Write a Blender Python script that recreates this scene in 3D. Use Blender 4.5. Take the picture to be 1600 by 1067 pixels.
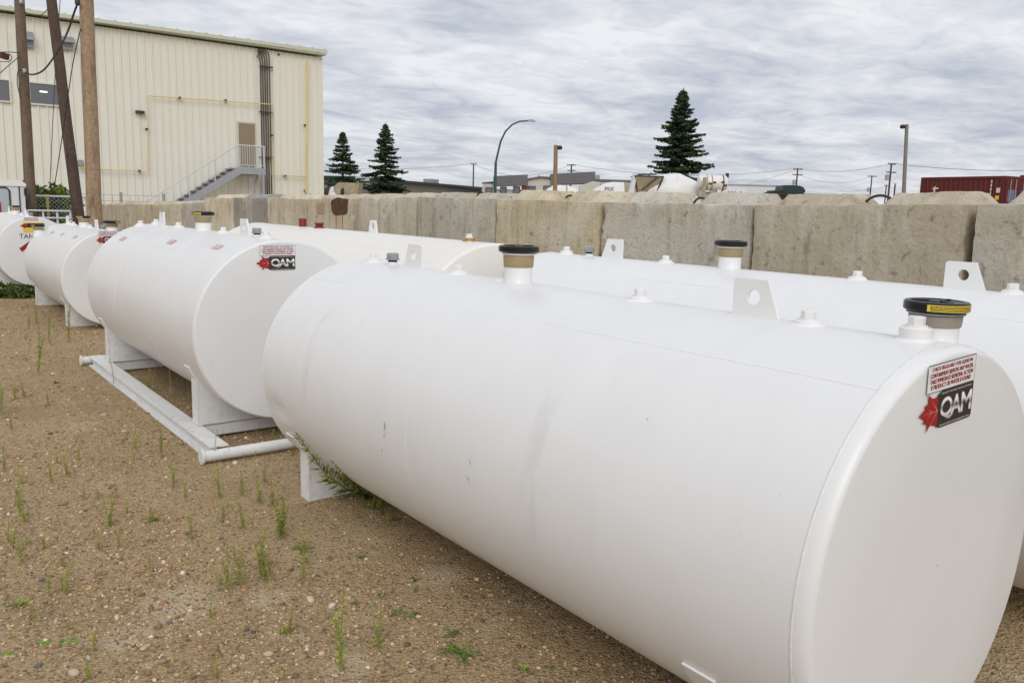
import bpy, bmesh, math, random
import numpy as np
from mathutils import Vector, Matrix, noise

random.seed(7); rng = np.random.default_rng(7)
for o_ in list(bpy.data.objects):
    bpy.data.objects.remove(o_, do_unlink=True)
S = bpy.context.scene
COL = S.collection
PI = math.pi
R = math.radians

# ------------------------------------------------------------------ camera
W_PX, F_PX = 1600.0, 1294.67
PITCH, YAW, ROLL, EYE = R(9.265), R(37.7825), R(1.573), 1.585
fw = Vector((math.sin(YAW)*math.cos(PITCH), math.cos(YAW)*math.cos(PITCH), -math.sin(PITCH)))
rt = Vector((math.cos(YAW), -math.sin(YAW), 0)); up = rt.cross(fw)
rt, up = rt*math.cos(ROLL)+up*math.sin(ROLL), up*math.cos(ROLL)-rt*math.sin(ROLL)
CO = Vector((0, 0, EYE))
cd = bpy.data.cameras.new('camera'); cam = bpy.data.objects.new('camera', cd); COL.objects.link(cam)
cam.matrix_world = Matrix(((rt.x, up.x, -fw.x, CO.x), (rt.y, up.y, -fw.y, CO.y), (rt.z, up.z, -fw.z, CO.z), (0, 0, 0, 1)))
cd.sensor_width = 36; cd.lens = 36*F_PX/W_PX; cd.clip_start = .05; cd.clip_end = 3000
S.camera = cam

# ------------------------------------------------------------------ light
SUN_EL, SUN_AZ = R(36), R(213)          # azimuth clockwise from +Y
EXPOSURE = 0.34
w = bpy.data.worlds.new('World'); S.world = w; w.use_nodes = True
nt = w.node_tree; N = nt.nodes; L = nt.links
for n in list(N): N.remove(n)
def wn(t, **kw):
    n = N.new(t)
    for k, v in kw.items(): setattr(n, k, v)
    return n
def wm(op, a, b=None):
    n = wn('ShaderNodeMath', operation=op)
    for i, v in enumerate((a, b)):
        if v is None: continue
        if isinstance(v, (int, float)): n.inputs[i].default_value = v
        else: L.new(v, n.inputs[i])
    return n.outputs[0]
outw = wn('ShaderNodeOutputWorld'); bg = wn('ShaderNodeBackground'); bg.inputs[1].default_value = .1
sky = wn('ShaderNodeTexSky', sky_type='NISHITA'); sky.sun_disc = False
sky.sun_elevation = SUN_EL; sky.sun_rotation = SUN_AZ
tc = wn('ShaderNodeTexCoord'); sp = wn('ShaderNodeSeparateXYZ'); L.new(tc.outputs['Generated'], sp.inputs[0])
zz = wm('ADD', wm('MAXIMUM', sp.outputs[2], 0.0), .10)
cb = wn('ShaderNodeCombineXYZ')
L.new(wm('DIVIDE', sp.outputs[0], zz), cb.inputs[0]); L.new(wm('DIVIDE', sp.outputs[1], zz), cb.inputs[1])
mp = wn('ShaderNodeMapping'); L.new(cb.outputs[0], mp.inputs[0]); mp.inputs['Rotation'].default_value = (0, 0, R(30)); mp.inputs['Scale'].default_value = (1.0, 1.25, 1)
n1 = wn('ShaderNodeTexNoise'); L.new(mp.outputs[0], n1.inputs[0]); n1.inputs['Scale'].default_value = 1.5; n1.inputs['Detail'].default_value = 8; n1.inputs['Roughness'].default_value = .52; n1.inputs['Distortion'].default_value = .5
n2 = wn('ShaderNodeTexNoise'); L.new(mp.outputs[0], n2.inputs[0]); n2.inputs['Scale'].default_value = .38; n2.inputs['Detail'].default_value = 3
n3 = wn('ShaderNodeTexNoise'); L.new(mp.outputs[0], n3.inputs[0]); n3.inputs['Scale'].default_value = 5.0; n3.inputs['Detail'].default_value = 6; n3.inputs['Roughness'].default_value = .55; n3.inputs['Distortion'].default_value = 1.1
cl = wm('ADD', wm('ADD', wm('MULTIPLY', n1.outputs[0], .56), wm('MULTIPLY', n2.outputs[0], .36)), wm('MULTIPLY', n3.outputs[0], .27))
rp = wn('ShaderNodeValToRGB'); L.new(cl, rp.inputs[0])
el = rp.color_ramp.elements
el[0].position = .45; el[0].color = (4.0, 4.25, 4.9, 1)
el[1].position = .69; el[1].color = (7.0, 7.0, 7.1, 1)
e = el.new(.56); e.color = (5.3, 5.42, 5.8, 1)
# a thick deck is brighter overhead than at the horizon
rz = wn('ShaderNodeValToRGB'); L.new(sp.outputs[2], rz.inputs[0])
rz.color_ramp.elements[0].position = 0; rz.color_ramp.elements[0].color = (.86, .88, .92, 1)
rz.color_ramp.elements[1].position = .8; rz.color_ramp.elements[1].color = (1.16, 1.15, 1.13, 1)
e = rz.color_ramp.elements.new(.25); e.color = (1.03, 1.03, 1.03, 1)
mu = wn('ShaderNodeMix', data_type='RGBA', blend_type='MULTIPLY'); mu.inputs[0].default_value = 1
L.new(rp.outputs[0], mu.inputs[6]); L.new(rz.outputs[0], mu.inputs[7])
mx = wn('ShaderNodeMix', data_type='RGBA'); mx.inputs[0].default_value = .93
L.new(sky.outputs[0], mx.inputs[6]); L.new(mu.outputs[2], mx.inputs[7])
L.new(mx.outputs[2], bg.inputs[0]); L.new(bg.outputs[0], outw.inputs[0])

sl = bpy.data.lights.new('sun', 'SUN'); sl.energy = .95; sl.angle = R(34); sl.color = (1, .985, .965)
so = bpy.data.objects.new('sun', sl); COL.objects.link(so)
sd = Vector((math.sin(SUN_AZ)*math.cos(SUN_EL), math.cos(SUN_AZ)*math.cos(SUN_EL), math.sin(SUN_EL)))
so.rotation_euler = sd.to_track_quat('Z', 'Y').to_euler(); so.location = sd*60
S.view_settings.view_transform = 'Standard'; S.view_settings.look = 'None'; S.view_settings.gamma = 1
S.view_settings.use_curve_mapping = False; S.view_settings.exposure = EXPOSURE

# ------------------------------------------------------------------ helpers
def ray(px, py): return fw + rt*((px-800)/F_PX) + up*((533.5-py)/F_PX)
def at_z(px, py, z=0.0):
    d = ray(px, py); return CO + d*((z-EYE)/d.z)
def at_d(px, py, depth): return CO + ray(px, py)*depth
def at_Y(px, py, Y):
    d = ray(px, py); return CO + d*(Y/d.y)
def at_X(px, py, X):
    d = ray(px, py); return CO + d*(X/d.x)
def s2l(*c):
    c = [v/255 for v in c]
    return tuple(v/12.92 if v <= .04045 else ((v+.055)/1.055)**2.4 for v in c)

def mat(name, col, rough=.6, var=.0, vscale=6.0, metal=0.0, bump=0.0, bscale=40.0, coat=0, objvar=0.0, attr=None, spec=.5, dark=None, dscale=2.0, damount=.0, streak=False, emit=None, trans=0):
    m = bpy.data.materials.new(name); m.use_nodes = True
    t = m.node_tree; b = t.nodes['Principled BSDF']
    b.inputs['Roughness'].default_value = rough; b.inputs['Metallic'].default_value = metal
    b.inputs['Specular IOR Level'].default_value = spec; b.inputs['Coat Weight'].default_value = coat
    co = t.nodes.new('ShaderNodeTexCoord').outputs['Object']
    last = None
    rgb = t.nodes.new('ShaderNodeRGB'); rgb.outputs[0].default_value = (*col, 1); last = rgb.outputs[0]
    if attr:
        a = t.nodes.new('ShaderNodeVertexColor'); a.layer_name = attr; last = a.outputs[0]
    def nz(scale, detail=5, rough_=.6, sc=None):
        n = t.nodes.new('ShaderNodeTexNoise'); n.inputs['Scale'].default_value = scale; n.inputs['Detail'].default_value = detail; n.inputs['Roughness'].default_value = rough_
        if sc:
            q = t.nodes.new('ShaderNodeMapping'); q.inputs['Scale'].default_value = sc; t.links.new(co, q.inputs[0]); t.links.new(q.outputs[0], n.inputs[0])
        else: t.links.new(co, n.inputs[0])
        return n.outputs[0]
    def ramp(sock, p0, p1, a=0., bb=1.):
        q = t.nodes.new('ShaderNodeMapRange'); q.inputs[1].default_value = p0; q.inputs[2].default_value = p1; q.inputs[3].default_value = a; q.inputs[4].default_value = bb
        t.links.new(sock, q.inputs[0]); return q.outputs[0]
    if var:
        q = t.nodes.new('ShaderNodeMix'); q.data_type = 'RGBA'; q.blend_type = 'MULTIPLY'; q.inputs[0].default_value = 1
        g = t.nodes.new('ShaderNodeCombineColor'); v = ramp(nz(vscale), .3, .7, 1-var, 1+var)
        for i in range(3): t.links.new(v, g.inputs[i])
        t.links.new(last, q.inputs[6]); t.links.new(g.outputs[0], q.inputs[7]); last = q.outputs[2]
    if dark:
        q = t.nodes.new('ShaderNodeMix'); q.data_type = 'RGBA'
        v = ramp(nz(dscale, 6, .65, (1, 1, .15) if streak else None), .52, .72, 0, damount)
        t.links.new(v, q.inputs[0]); t.links.new(last, q.inputs[6]); q.inputs[7].default_value = (*dark, 1); last = q.outputs[2]
    if objvar:
        oi = t.nodes.new('ShaderNodeObjectInfo'); q = t.nodes.new('ShaderNodeMix'); q.data_type = 'RGBA'; q.blend_type = 'MULTIPLY'; q.inputs[0].default_value = 1
        g = t.nodes.new('ShaderNodeCombineColor'); v = ramp(oi.outputs['Random'], 0, 1, 1-objvar, 1+objvar)
        for i in range(3): t.links.new(v, g.inputs[i])
        t.links.new(last, q.inputs[6]); t.links.new(g.outputs[0], q.inputs[7]); last = q.outputs[2]
    t.links.new(last, b.inputs['Base Color'])
    if bump:
        bn = t.nodes.new('ShaderNodeBump'); bn.inputs['Strength'].default_value = bump; bn.inputs['Distance'].default_value = .02
        t.links.new(nz(bscale, 6), bn.inputs['Height']); t.links.new(bn.outputs[0], b.inputs['Normal'])
    if emit:
        b.inputs['Emission Color'].default_value = (*emit[0], 1); b.inputs['Emission Strength'].default_value = emit[1]
    if trans: b.inputs['Transmission Weight'].default_value = trans
    return m

class MB:
    """collects polygons; build() links them as one mesh object"""
    def __init__(s): s.v = []; s.f = []
    def add(s, vs, fs):
        k = len(s.v); s.v += [tuple(p) for p in vs]; s.f += [tuple(i+k for i in q) for q in fs]; return s
    def box(s, a, b, M=None):
        (x0, y0, z0), (x1, y1, z1) = a, b
        vs = [Vector(p) for p in ((x0,y0,z0),(x1,y0,z0),(x1,y1,z0),(x0,y1,z0),(x0,y0,z1),(x1,y0,z1),(x1,y1,z1),(x0,y1,z1))]
        if M: vs = [M @ p for p in vs]
        return s.add(vs, [(3,2,1,0),(4,5,6,7),(0,1,5,4),(1,2,6,5),(2,3,7,6),(3,0,4,7)])
    def tube(s, pts, r, n=10, caps=True, r1=None):
        pts = [Vector(p) for p in pts]; m = len(pts); rings = []
        d0 = (pts[1]-pts[0]).normalized(); ref = Vector((0,0,1)) if abs(d0.z) < .9 else Vector((1,0,0))
        u = d0.cross(ref).normalized()
        for i, p in enumerate(pts):
            d = (pts[min(i+1, m-1)]-pts[max(i-1, 0)]).normalized()
            u = (u - d*u.dot(d)).normalized(); v = d.cross(u)
            rr = r if r1 is None else r+(r1-r)*i/(m-1)
            rings.append([p+(u*math.cos(2*PI*k/n)+v*math.sin(2*PI*k/n))*rr for k in range(n)])
        vs = [q for g in rings for q in g]; fs = []
        for i in range(m-1):
            for k in range(n): fs.append((i*n+k, i*n+(k+1) % n, (i+1)*n+(k+1) % n, (i+1)*n+k))
        if caps: fs.append(tuple(range(n-1, -1, -1))); fs.append(tuple((m-1)*n+k for k in range(n)))
        return s.add(vs, fs)
    def lathe(s, prof, n=32, o=(0,0,0), axis='z', cap0=True, cap1=True):
        ox, oy, oz = o; vs = []; fs = []
        for (rr, h) in prof:
            for k in range(n):
                c, q = math.cos(2*PI*k/n)*rr, math.sin(2*PI*k/n)*rr
                vs.append((ox+c, oy+q, oz+h) if axis == 'z' else (ox+c, oy+h, oz+q) if axis == 'y' else (ox+h, oy+c, oz+q))
        flip = axis == 'y'
        for i in range(len(prof)-1):
            for k in range(n):
                q = (i*n+k, i*n+(k+1) % n, (i+1)*n+(k+1) % n, (i+1)*n+k); fs.append(q[::-1] if flip else q)
        a, b = tuple(range(n-1, -1, -1)), tuple((len(prof)-1)*n+k for k in range(n))
        if cap0: fs.append(a[::-1] if flip else a)
        if cap1: fs.append(b[::-1] if flip else b)
        return s.add(vs, fs)
    def prism(s, poly, dvec):
        poly = [Vector(p) for p in poly]; d = Vector(dvec); n = len(poly)
        vs = poly+[p+d for p in poly]
        fs = [tuple(range(n-1, -1, -1)), tuple(range(n, 2*n))]+[(i, (i+1) % n, (i+1) % n+n, i+n) for i in range(n)]
        return s.add(vs, fs)
    def mesh(s, name, mats, smooth=None):
        me = bpy.data.meshes.new(name); me.from_pydata(s.v, [], s.f); me.validate(); 
        for m in (mats if isinstance(mats, (list, tuple)) else [mats]): me.materials.append(m)
        bm = bmesh.new(); bm.from_mesh(me); bmesh.ops.recalc_face_normals(bm, faces=bm.faces); bm.to_mesh(me); bm.free()
        if smooth is not None:
            me.shade_smooth(); me.set_sharp_from_angle(angle=R(smooth))
        return me
    def build(s, name, mats, parent=None, smooth=None, loc=None):
        return link(name, s.mesh(name, mats, smooth), parent, loc)

def link(name, me, parent=None, loc=None):
    o = bpy.data.objects.new(name, me); COL.objects.link(o)
    if parent: o.parent = parent
    if loc is not None: o.location = loc
    return o
def tag(o, label, cat, group=None):
    o['label'] = label; o['category'] = cat
    if group: o['group'] = group
    return o
def thing(name, label, cat, loc=(0,0,0), rz=0, group=None):
    o = bpy.data.objects.new(name, None); COL.objects.link(o); o.location = loc; o.rotation_euler = (0, 0, rz); o.empty_display_size = .2
    return tag(o, label, cat, group)
def struct(o, kind='structure'): o['kind'] = kind; return o
def copy_tree(o, parent=None):
    c = o.copy(); COL.objects.link(c); c.parent = parent
    for ch in list(o.children): copy_tree(ch, c)
    return c
_tx = {}
def text_polys(body, width, height, cx, cz, spacing=1.0):
    """text fitted into width x height about (cx, cz); returns 2-D verts and faces"""
    key = (body, spacing)
    if key not in _tx:
        cu = bpy.data.curves.new('t', 'FONT'); cu.body = body; cu.size = 1; cu.space_character = spacing; cu.resolution_u = 4
        ob = bpy.data.objects.new('t', cu); COL.objects.link(ob)
        dg = bpy.context.evaluated_depsgraph_get(); me = bpy.data.meshes.new_from_object(ob.evaluated_get(dg))
        _tx[key] = ([tuple(v.co[:2]) for v in me.vertices], [tuple(p.vertices) for p in me.polygons])
        bpy.data.objects.remove(ob); bpy.data.curves.remove(cu); bpy.data.meshes.remove(me)
    vs, fs = _tx[key]
    xs = [v[0] for v in vs]; ys = [v[1] for v in vs]; x0, x1, y0, y1 = min(xs), max(xs), min(ys), max(ys)
    return [(cx+((v[0]-x0)/(x1-x0)-.5)*width, cz+((v[1]-y0)/(y1-y0)-.5)*height) for v in vs], fs

# ------------------------------------------------------------------ materials
M = {}
M['skid'] = mat('skid_paint', (.74,.745,.73), .5, var=.05, vscale=9, dark=(.30,.24,.18), dscale=22, damount=.35, bump=.1)
M['plainwhite'] = mat('white_paint', (.8,.8,.79), .35, var=.02)
M['galv'] = mat('galvanised_steel', (.36,.385,.41), .45, var=.15, vscale=25, metal=.5)
M['black'] = mat('black_plastic', (.010,.010,.011), .32, var=.3, vscale=30, spec=.35)
M['rubber'] = mat('black_rubber', (.015,.015,.015), .7)
M['tan'] = mat('tan_band', s2l(160,142,104), .55, var=.08, vscale=30)
M['greyband'] = mat('grey_pipe', s2l(150,142,130), .6, var=.06, vscale=30)
M['yellow'] = mat('yellow_label', s2l(222,196,62), .45)
M['print_black'] = mat('black_print', (.02,.02,.02), .5)
M['st_white'] = mat('sticker_white', (.8,.8,.8), .4)
M['st_black'] = mat('sticker_black', s2l(44,38,34), .4)
M['st_red'] = mat('sticker_red', s2l(160,14,20), .4)
M['st_darkred'] = mat('sticker_red_text', s2l(150,16,30), .45)
M['st_vein'] = mat('leaf_vein', s2l(236,170,160), .5)
M['st_navy'] = mat('navy_print', s2l(38,36,64), .5)
M['st_pink'] = mat('faded_red_label', s2l(206,176,172), .5, var=.3, vscale=70)
M['brass'] = mat('brass', s2l(190,150,96), .4, metal=.7)
M['redfit'] = mat('red_fitting', s2l(120,40,34), .5, var=.2, vscale=30)
M['rust'] = mat('rusty_steel', s2l(78,50,38), .8, var=.35, vscale=18, bump=.3)

def paint_mat(name, scuffs=(), lo=(.76,.765,.765)):
    """glossy white tank paint with faint dirt, runs and strap scuffs (rings at given axial positions)"""
    m = mat(name, lo, .33, var=.018, vscale=3.5)
    t = m.node_tree; b = t.nodes['Principled BSDF']; src = b.inputs['Base Color'].links[0].from_socket
    co = [n for n in t.nodes if n.type == 'TEX_COORD'][0].outputs['Object']
    def math_(op, a, c=None):
        n = t.nodes.new('ShaderNodeMath'); n.operation = op
        for i, v in enumerate((a, c)):
            if v is None: continue
            if isinstance(v, (int, float)): n.inputs[i].default_value = v
            else: t.links.new(v, n.inputs[i])
        return n.outputs[0]
    sx = t.nodes.new('ShaderNodeSeparateXYZ'); t.links.new(co, sx.inputs[0])
    def nz(scale, sc, d=6):
        q = t.nodes.new('ShaderNodeMapping'); q.inputs['Scale'].default_value = sc; t.links.new(co, q.inputs[0])
        n = t.nodes.new('ShaderNodeTexNoise'); n.inputs['Scale'].default_value = scale; n.inputs['Detail'].default_value = d; n.inputs['Roughness'].default_value = .65
        t.links.new(q.outputs[0], n.inputs[0]); return n.outputs[0]
    def mixc(fac, col):
        nonlocal src
        q = t.nodes.new('ShaderNodeMix'); q.data_type = 'RGBA'; t.links.new(fac, q.inputs[0]); t.links.new(src, q.inputs[6]); q.inputs[7].default_value = (*col, 1); src = q.outputs[2]
    def smooth(sock, a, c, lo_=0., hi=1.):
        q = t.nodes.new('ShaderNodeMapRange'); q.interpolation_type = 'SMOOTHSTEP'
        for i, v in enumerate((a, c, lo_, hi)): q.inputs[i+1].default_value = v
        t.links.new(sock, q.inputs[0]); return q.outputs[0]
    # dust settled in blotches and vertical wash streaks
    mixc(smooth(nz(2.2, (1, 1.6, .35)), .5, .78, 0, .13), (.58,.57,.54))
    mixc(smooth(nz(26, (1, 1, .25), 3), .66, .80, 0, .14), (.42,.39,.34))
    mixc(smooth(nz(70, (1, 1, 1), 2), .74, .79, 0, .4), (.25,.23,.2))
    for (y0, wd, zlo, zhi, amt) in scuffs:
        band = smooth(math_('ABSOLUTE', math_('SUBTRACT', sx.outputs[1], y0)), wd*.55, wd, 1, 0)
        zb = math_('MULTIPLY', smooth(sx.outputs[2], zlo, zlo+.18), smooth(sx.outputs[2], zhi-.12, zhi, 1, 0))
        f = math_('MULTIPLY', math_('MULTIPLY', band, zb), smooth(nz(5, (3, 3, 1)), .36, .62, 0, amt))
        mixc(f, (.48,.475,.46))
    t.links.new(src, b.inputs['Base Color'])
    rn = smooth(nz(3, (1, 1, .5)), .3, .7, .27, .42); t.links.new(rn, b.inputs['Roughness'])
    # orange-peel relief
    bn = t.nodes.new('ShaderNodeBump'); bn.inputs['Strength'].default_value = .05; bn.inputs['Distance'].default_value = .002
    t.links.new(nz(180, (1, 1, 1), 2), bn.inputs['Height']); t.links.new(bn.outputs[0], b.inputs['Normal'])
    return m
M['paint'] = paint_mat('tank_paint')
M['paint_scuffed'] = paint_mat('tank_paint_scuffed', ((.96, .05, .45, 1.05, .2), (2.68, .05, .55, 1.12, .22), (1.6, .03, .2, .6, .10)))
M['paint_cream'] = paint_mat('cream_tank_paint', (), (.80,.775,.72))
M['seam'] = mat('weld_seam_paint', (.75,.745,.73), .5, var=.1, vscale=50)

# concrete
def concrete_mat():
    m = bpy.data.materials.new('weathered_concrete'); m.use_nodes = True; t = m.node_tree; b = t.nodes['Principled BSDF']
    b.inputs['Roughness'].default_value = .9; b.inputs['Specular IOR Level'].default_value = .2
    nodes = t.nodes; K = t.links
    co = nodes.new('ShaderNodeTexCoord').outputs['Object']; oi = nodes.new('ShaderNodeObjectInfo')
    off = nodes.new('ShaderNodeVectorMath'); off.operation = 'MULTIPLY_ADD'
    cr = nodes.new('ShaderNodeCombineXYZ'); 
    for i in range(3): K.new(oi.outputs['Random'], cr.inputs[i])
    K.new(cr.outputs[0], off.inputs[0]); off.inputs[1].default_value = (37, 53, 0); K.new(co, off.inputs[2])
    def nz(scale, sc=(1,1,1), d=7, ro=.6, dist=0):
        q = nodes.new('ShaderNodeMapping'); q.inputs['Scale'].default_value = sc; K.new(off.outputs[0], q.inputs[0])
        n = nodes.new('ShaderNodeTexNoise'); n.inputs['Scale'].default_value = scale; n.inputs['Detail'].default_value = d; n.inputs['Roughness'].default_value = ro; n.inputs['Distortion'].default_value = dist
        K.new(q.outputs[0], n.inputs[0]); return n.outputs[0]
    def mr(s, a, c, lo, hi):
        q = nodes.new('ShaderNodeMapRange'); q.interpolation_type = 'SMOOTHSTEP'
        for i, v in enumerate((a, c, lo, hi)): q.inputs[i+1].default_value = v
        K.new(s, q.inputs[0]); return q.outputs[0]
    src = oi.outputs['Color']
    def mixc(fac, col, mode='MIX'):
        nonlocal src
        q = nodes.new('ShaderNodeMix'); q.data_type = 'RGBA'; q.blend_type = mode; K.new(fac, q.inputs[0]); K.new(src, q.inputs[6]); q.inputs[7].default_value = (*col, 1); src = q.outputs[2]
    mixc(mr(nz(2.2), .35, .68, 0, .5), (.40,.32,.21))
    mixc(mr(nz(1.4, d=4), .48, .75, 0, .65), (.68,.63,.52))
    mixc(mr(nz(5, (1, 1, .18), 8, .7), .48, .70, 0, .5), (.74,.69,.58))
    mixc(mr(nz(7, (1, 1, .10), 8, .7), .53, .72, 0, .55), (.22,.17,.105))
    mixc(mr(nz(3.1, (1, 1.6, .8), 8, .75), .52, .72, 0, .6), (.21,.165,.11))
    mixc(mr(nz(9, (1, 1.6, .9), 9, .8, 1.5), .55, .63, 0, .38), (.30,.24,.16))
    mixc(mr(nz(13, d=4), .58, .74, 0, .65), (.17,.13,.085))
    mixc(mr(nz(70, d=4), .60, .72, 0, .6), (.12,.10,.08))
    mixc(mr(nz(45, d=3), .64, .74, 0, .5), (.72,.66,.54))
    K.new(src, b.inputs['Base Color'])
    bn = nodes.new('ShaderNodeBump'); bn.inputs['Strength'].default_value = .85; bn.inputs['Distance'].default_value = .018
    K.new(nz(28, d=8, ro=.7), bn.inputs['Height']); K.new(bn.outputs[0], b.inputs['Normal'])
    return m
M['concrete'] = concrete_mat()

BARE = [(*at_z(415, 935)[:2], .13), (*at_z(285, 945)[:2], .22), (*at_z(545, 1040)[:2], .10), (*at_z(200, 1000)[:2], .12), (*at_z(690, 900)[:2], .16)]
def ground_mat():
    m = bpy.data.materials.new('gravelly_dirt'); m.use_nodes = True; t = m.node_tree; b = t.nodes['Principled BSDF']; K = t.links; nodes = t.nodes
    b.inputs['Roughness'].default_value = .95; b.inputs['Specular IOR Level'].default_value = .1
    co = nodes.new('ShaderNodeTexCoord').outputs['Object']
    def nz(scale, d=6, ro=.6):
        n = nodes.new('ShaderNodeTexNoise'); n.inputs['Scale'].default_value = scale; n.inputs['Detail'].default_value = d; n.inputs['Roughness'].default_value = ro; K.new(co, n.inputs[0]); return n.outputs[0]
    def mr(s, a, c, lo, hi):
        q = nodes.new('ShaderNodeMapRange'); q.interpolation_type = 'SMOOTHSTEP'
        for i, v in enumerate((a, c, lo, hi)): q.inputs[i+1].default_value = v
        K.new(s, q.inputs[0]); return q.outputs[0]
    rgb = nodes.new('ShaderNodeRGB'); rgb.outputs[0].default_value = (.435,.312,.168, 1); src = rgb.outputs[0]
    def mixc(fac, col):
        nonlocal src
        q = nodes.new('ShaderNodeMix'); q.data_type = 'RGBA'; K.new(fac, q.inputs[0]); K.new(src, q.inputs[6]); q.inputs[7].default_value = (*col, 1); src = q.outputs[2]
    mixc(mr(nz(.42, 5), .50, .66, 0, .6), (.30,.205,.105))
    mixc(mr(nz(.9, 4), .42, .66, 0, .7), (.49,.365,.21))
    mixc(mr(nz(2.3, 5), .54, .72, 0, .75), (.59,.475,.305))
    mixc(mr(nz(38, 5), .5, .7, 0, .7), (.21,.13,.065))
    v = nodes.new('ShaderNodeTexVoronoi'); v.inputs['Scale'].default_value = 85; K.new(co, v.inputs[0])
    sep = nodes.new('ShaderNodeSeparateColor'); K.new(v.outputs['Color'], sep.inputs[0])
    mixc(mr(sep.outputs[0], .7, .95, 0, .7), (.55,.43,.29))
    mixc(mr(sep.outputs[1], .82, .97, 0, .75), (.17,.135,.105))
    # bare pale silt where water has stood
    wob = nz(3.5, 5)
    for (cx, cy, rad) in BARE:
        vm = nodes.new('ShaderNodeVectorMath'); vm.operation = 'DISTANCE'; K.new(co, vm.inputs[0]); vm.inputs[1].default_value = (cx, cy, 0)
        ad_ = nodes.new('ShaderNodeMath'); ad_.operation = 'MULTIPLY_ADD'; K.new(wob, ad_.inputs[0]); ad_.inputs[1].default_value = rad*1.3; K.new(vm.outputs['Value'], ad_.inputs[2])
        mixc(mr(ad_.outputs[0], rad*.9, rad*1.7, .75, 0), (.60,.49,.34))
    K.new(src, b.inputs['Base Color'])
    bn = nodes.new('ShaderNodeBump'); bn.inputs['Strength'].default_value = .9; bn.inputs['Distance'].default_value = .012
    ad = nodes.new('ShaderNodeMath'); ad.operation = 'ADD'; K.new(nz(60, 6, .7), ad.inputs[0]); K.new(v.outputs['Distance'], ad.inputs[1])
    K.new(ad.outputs[0], bn.inputs['Height']); K.new(bn.outputs[0], b.inputs['Normal'])
    return m
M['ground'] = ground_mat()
M['pebble'] = mat('pebbles', (.3,.25,.2), .9, attr='tone', var=.12, vscale=60, spec=.25)
M['weed'] = mat('weed_green', (.1,.15,.04), .7, attr='tone', spec=.25)
M['needles'] = mat('spruce_needles', (.02,.035,.02), .8, attr='tone', spec=.2)
M['bark'] = mat('bark', (.07,.05,.035), .95, var=.3, vscale=12, bump=.6)
M['siding'] = mat('cream_siding', (.755,.745,.665), .5, var=.03, vscale=.6, dark=(.56,.50,.40), dscale=.5, damount=.10, streak=True)
M['trim'] = mat('pale_green_trim', s2l(196,200,178), .5)
M['roofing'] = mat('roof_metal', s2l(190,196,176), .5)
M['glass'] = mat('window_glass', (.13,.135,.15), .06, spec=.8)
M['frame'] = mat('window_frame', s2l(214,212,206), .5)
M['door'] = mat('brown_door', s2l(140,126,104), .5, var=.03)
M['gasline'] = mat('yellow_gas_pipe', s2l(222,198,128), .5, var=.1, vscale=3)
M['conduit'] = mat('dark_conduit', s2l(74,64,60), .55)
M['steelgrey'] = mat('painted_grey_steel', s2l(156,160,168), .55, var=.06)
M['rail'] = mat('light_grey_rail', s2l(205,208,212), .45)
M['lampblack'] = mat('dark_lamp', s2l(40,36,34), .5)
def wood_mat(name, c0, c1):
    m = mat(name, c0, .9, dark=c1, dscale=9, damount=.9, streak=True, var=.25, vscale=14, bump=.35, bscale=18); return m
M['pole_tan'] = wood_mat('weathered_tan_wood', s2l(158,136,110), s2l(98,82,68))
M['pole_brown'] = wood_mat('brown_creosote_wood', s2l(112,96,82), s2l(66,53,44))
M['pole_dark'] = wood_mat('dark_creosote_wood', s2l(88,72,64), s2l(50,42,38))
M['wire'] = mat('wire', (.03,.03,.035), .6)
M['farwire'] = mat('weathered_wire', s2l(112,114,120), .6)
M['green_pole'] = mat('green_lamp_post', s2l(44,82,72), .5)
M['brown_pole'] = mat('brown_lamp_post', s2l(136,112,78), .6, var=.1)
M['grey_pole'] = mat('grey_lamp_post', s2l(120,116,112), .6, var=.1)
M['dkgrey_panel'] = mat('dark_grey_cladding', s2l(104,102,106), .6, var=.04, vscale=1)
M['ltwall'] = mat('pale_wall', s2l(196,194,184), .7, var=.03)
M['greywall'] = mat('grey_brown_wall', s2l(136,130,126), .7, var=.04)
M['dkgreen'] = mat('dark_green_metal', s2l(28,52,48), .5)
M['redwall'] = mat('red_brown_wall', s2l(130,74,60), .7)
M['mixer_white'] = mat('mixer_white', s2l(226,226,224), .4, var=.03, dark=s2l(170,150,120), dscale=4, damount=.3, streak=True)
M['olive'] = mat('dusty_olive_steel', s2l(158,150,124), .75, var=.2, vscale=4)
M['container'] = mat('red_brown_container', s2l(92,27,25), .6, var=.12, vscale=2)
M['cont_print'] = mat('container_print', s2l(214,206,200), .6)
M['bluegrey_print'] = mat('bluegrey_print', s2l(110,110,130), .6)
M['redlamp'] = mat('red_lens', s2l(168,20,24), .3)
M['whitegrey'] = mat('white_vehicle', s2l(214,217,222), .35, var=.02)
M['vehglass'] = mat('vehicle_glass', s2l(176,188,198), .1, spec=.8)
M['rod'] = mat('rebar', s2l(66,52,46), .8, var=.3, vscale=20)
M['patch'] = mat('dark_brown_patch', s2l(86,54,32), .75, var=.35, vscale=12)
M['rustrun'] = mat('rust_run', s2l(160,112,66), .9)
M['patch2'] = mat('pinkish_patch', s2l(172,146,116), .85, var=.15, vscale=14)
M['room'] = mat('dark_room', (.05,.05,.06), .9)
M['lamp_on'] = mat('lit_tube', (1,.95,.85), .5, emit=((1,.93,.8), .9))
M['stake'] = mat('wood_stake', s2l(168,140,96), .9)

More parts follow.
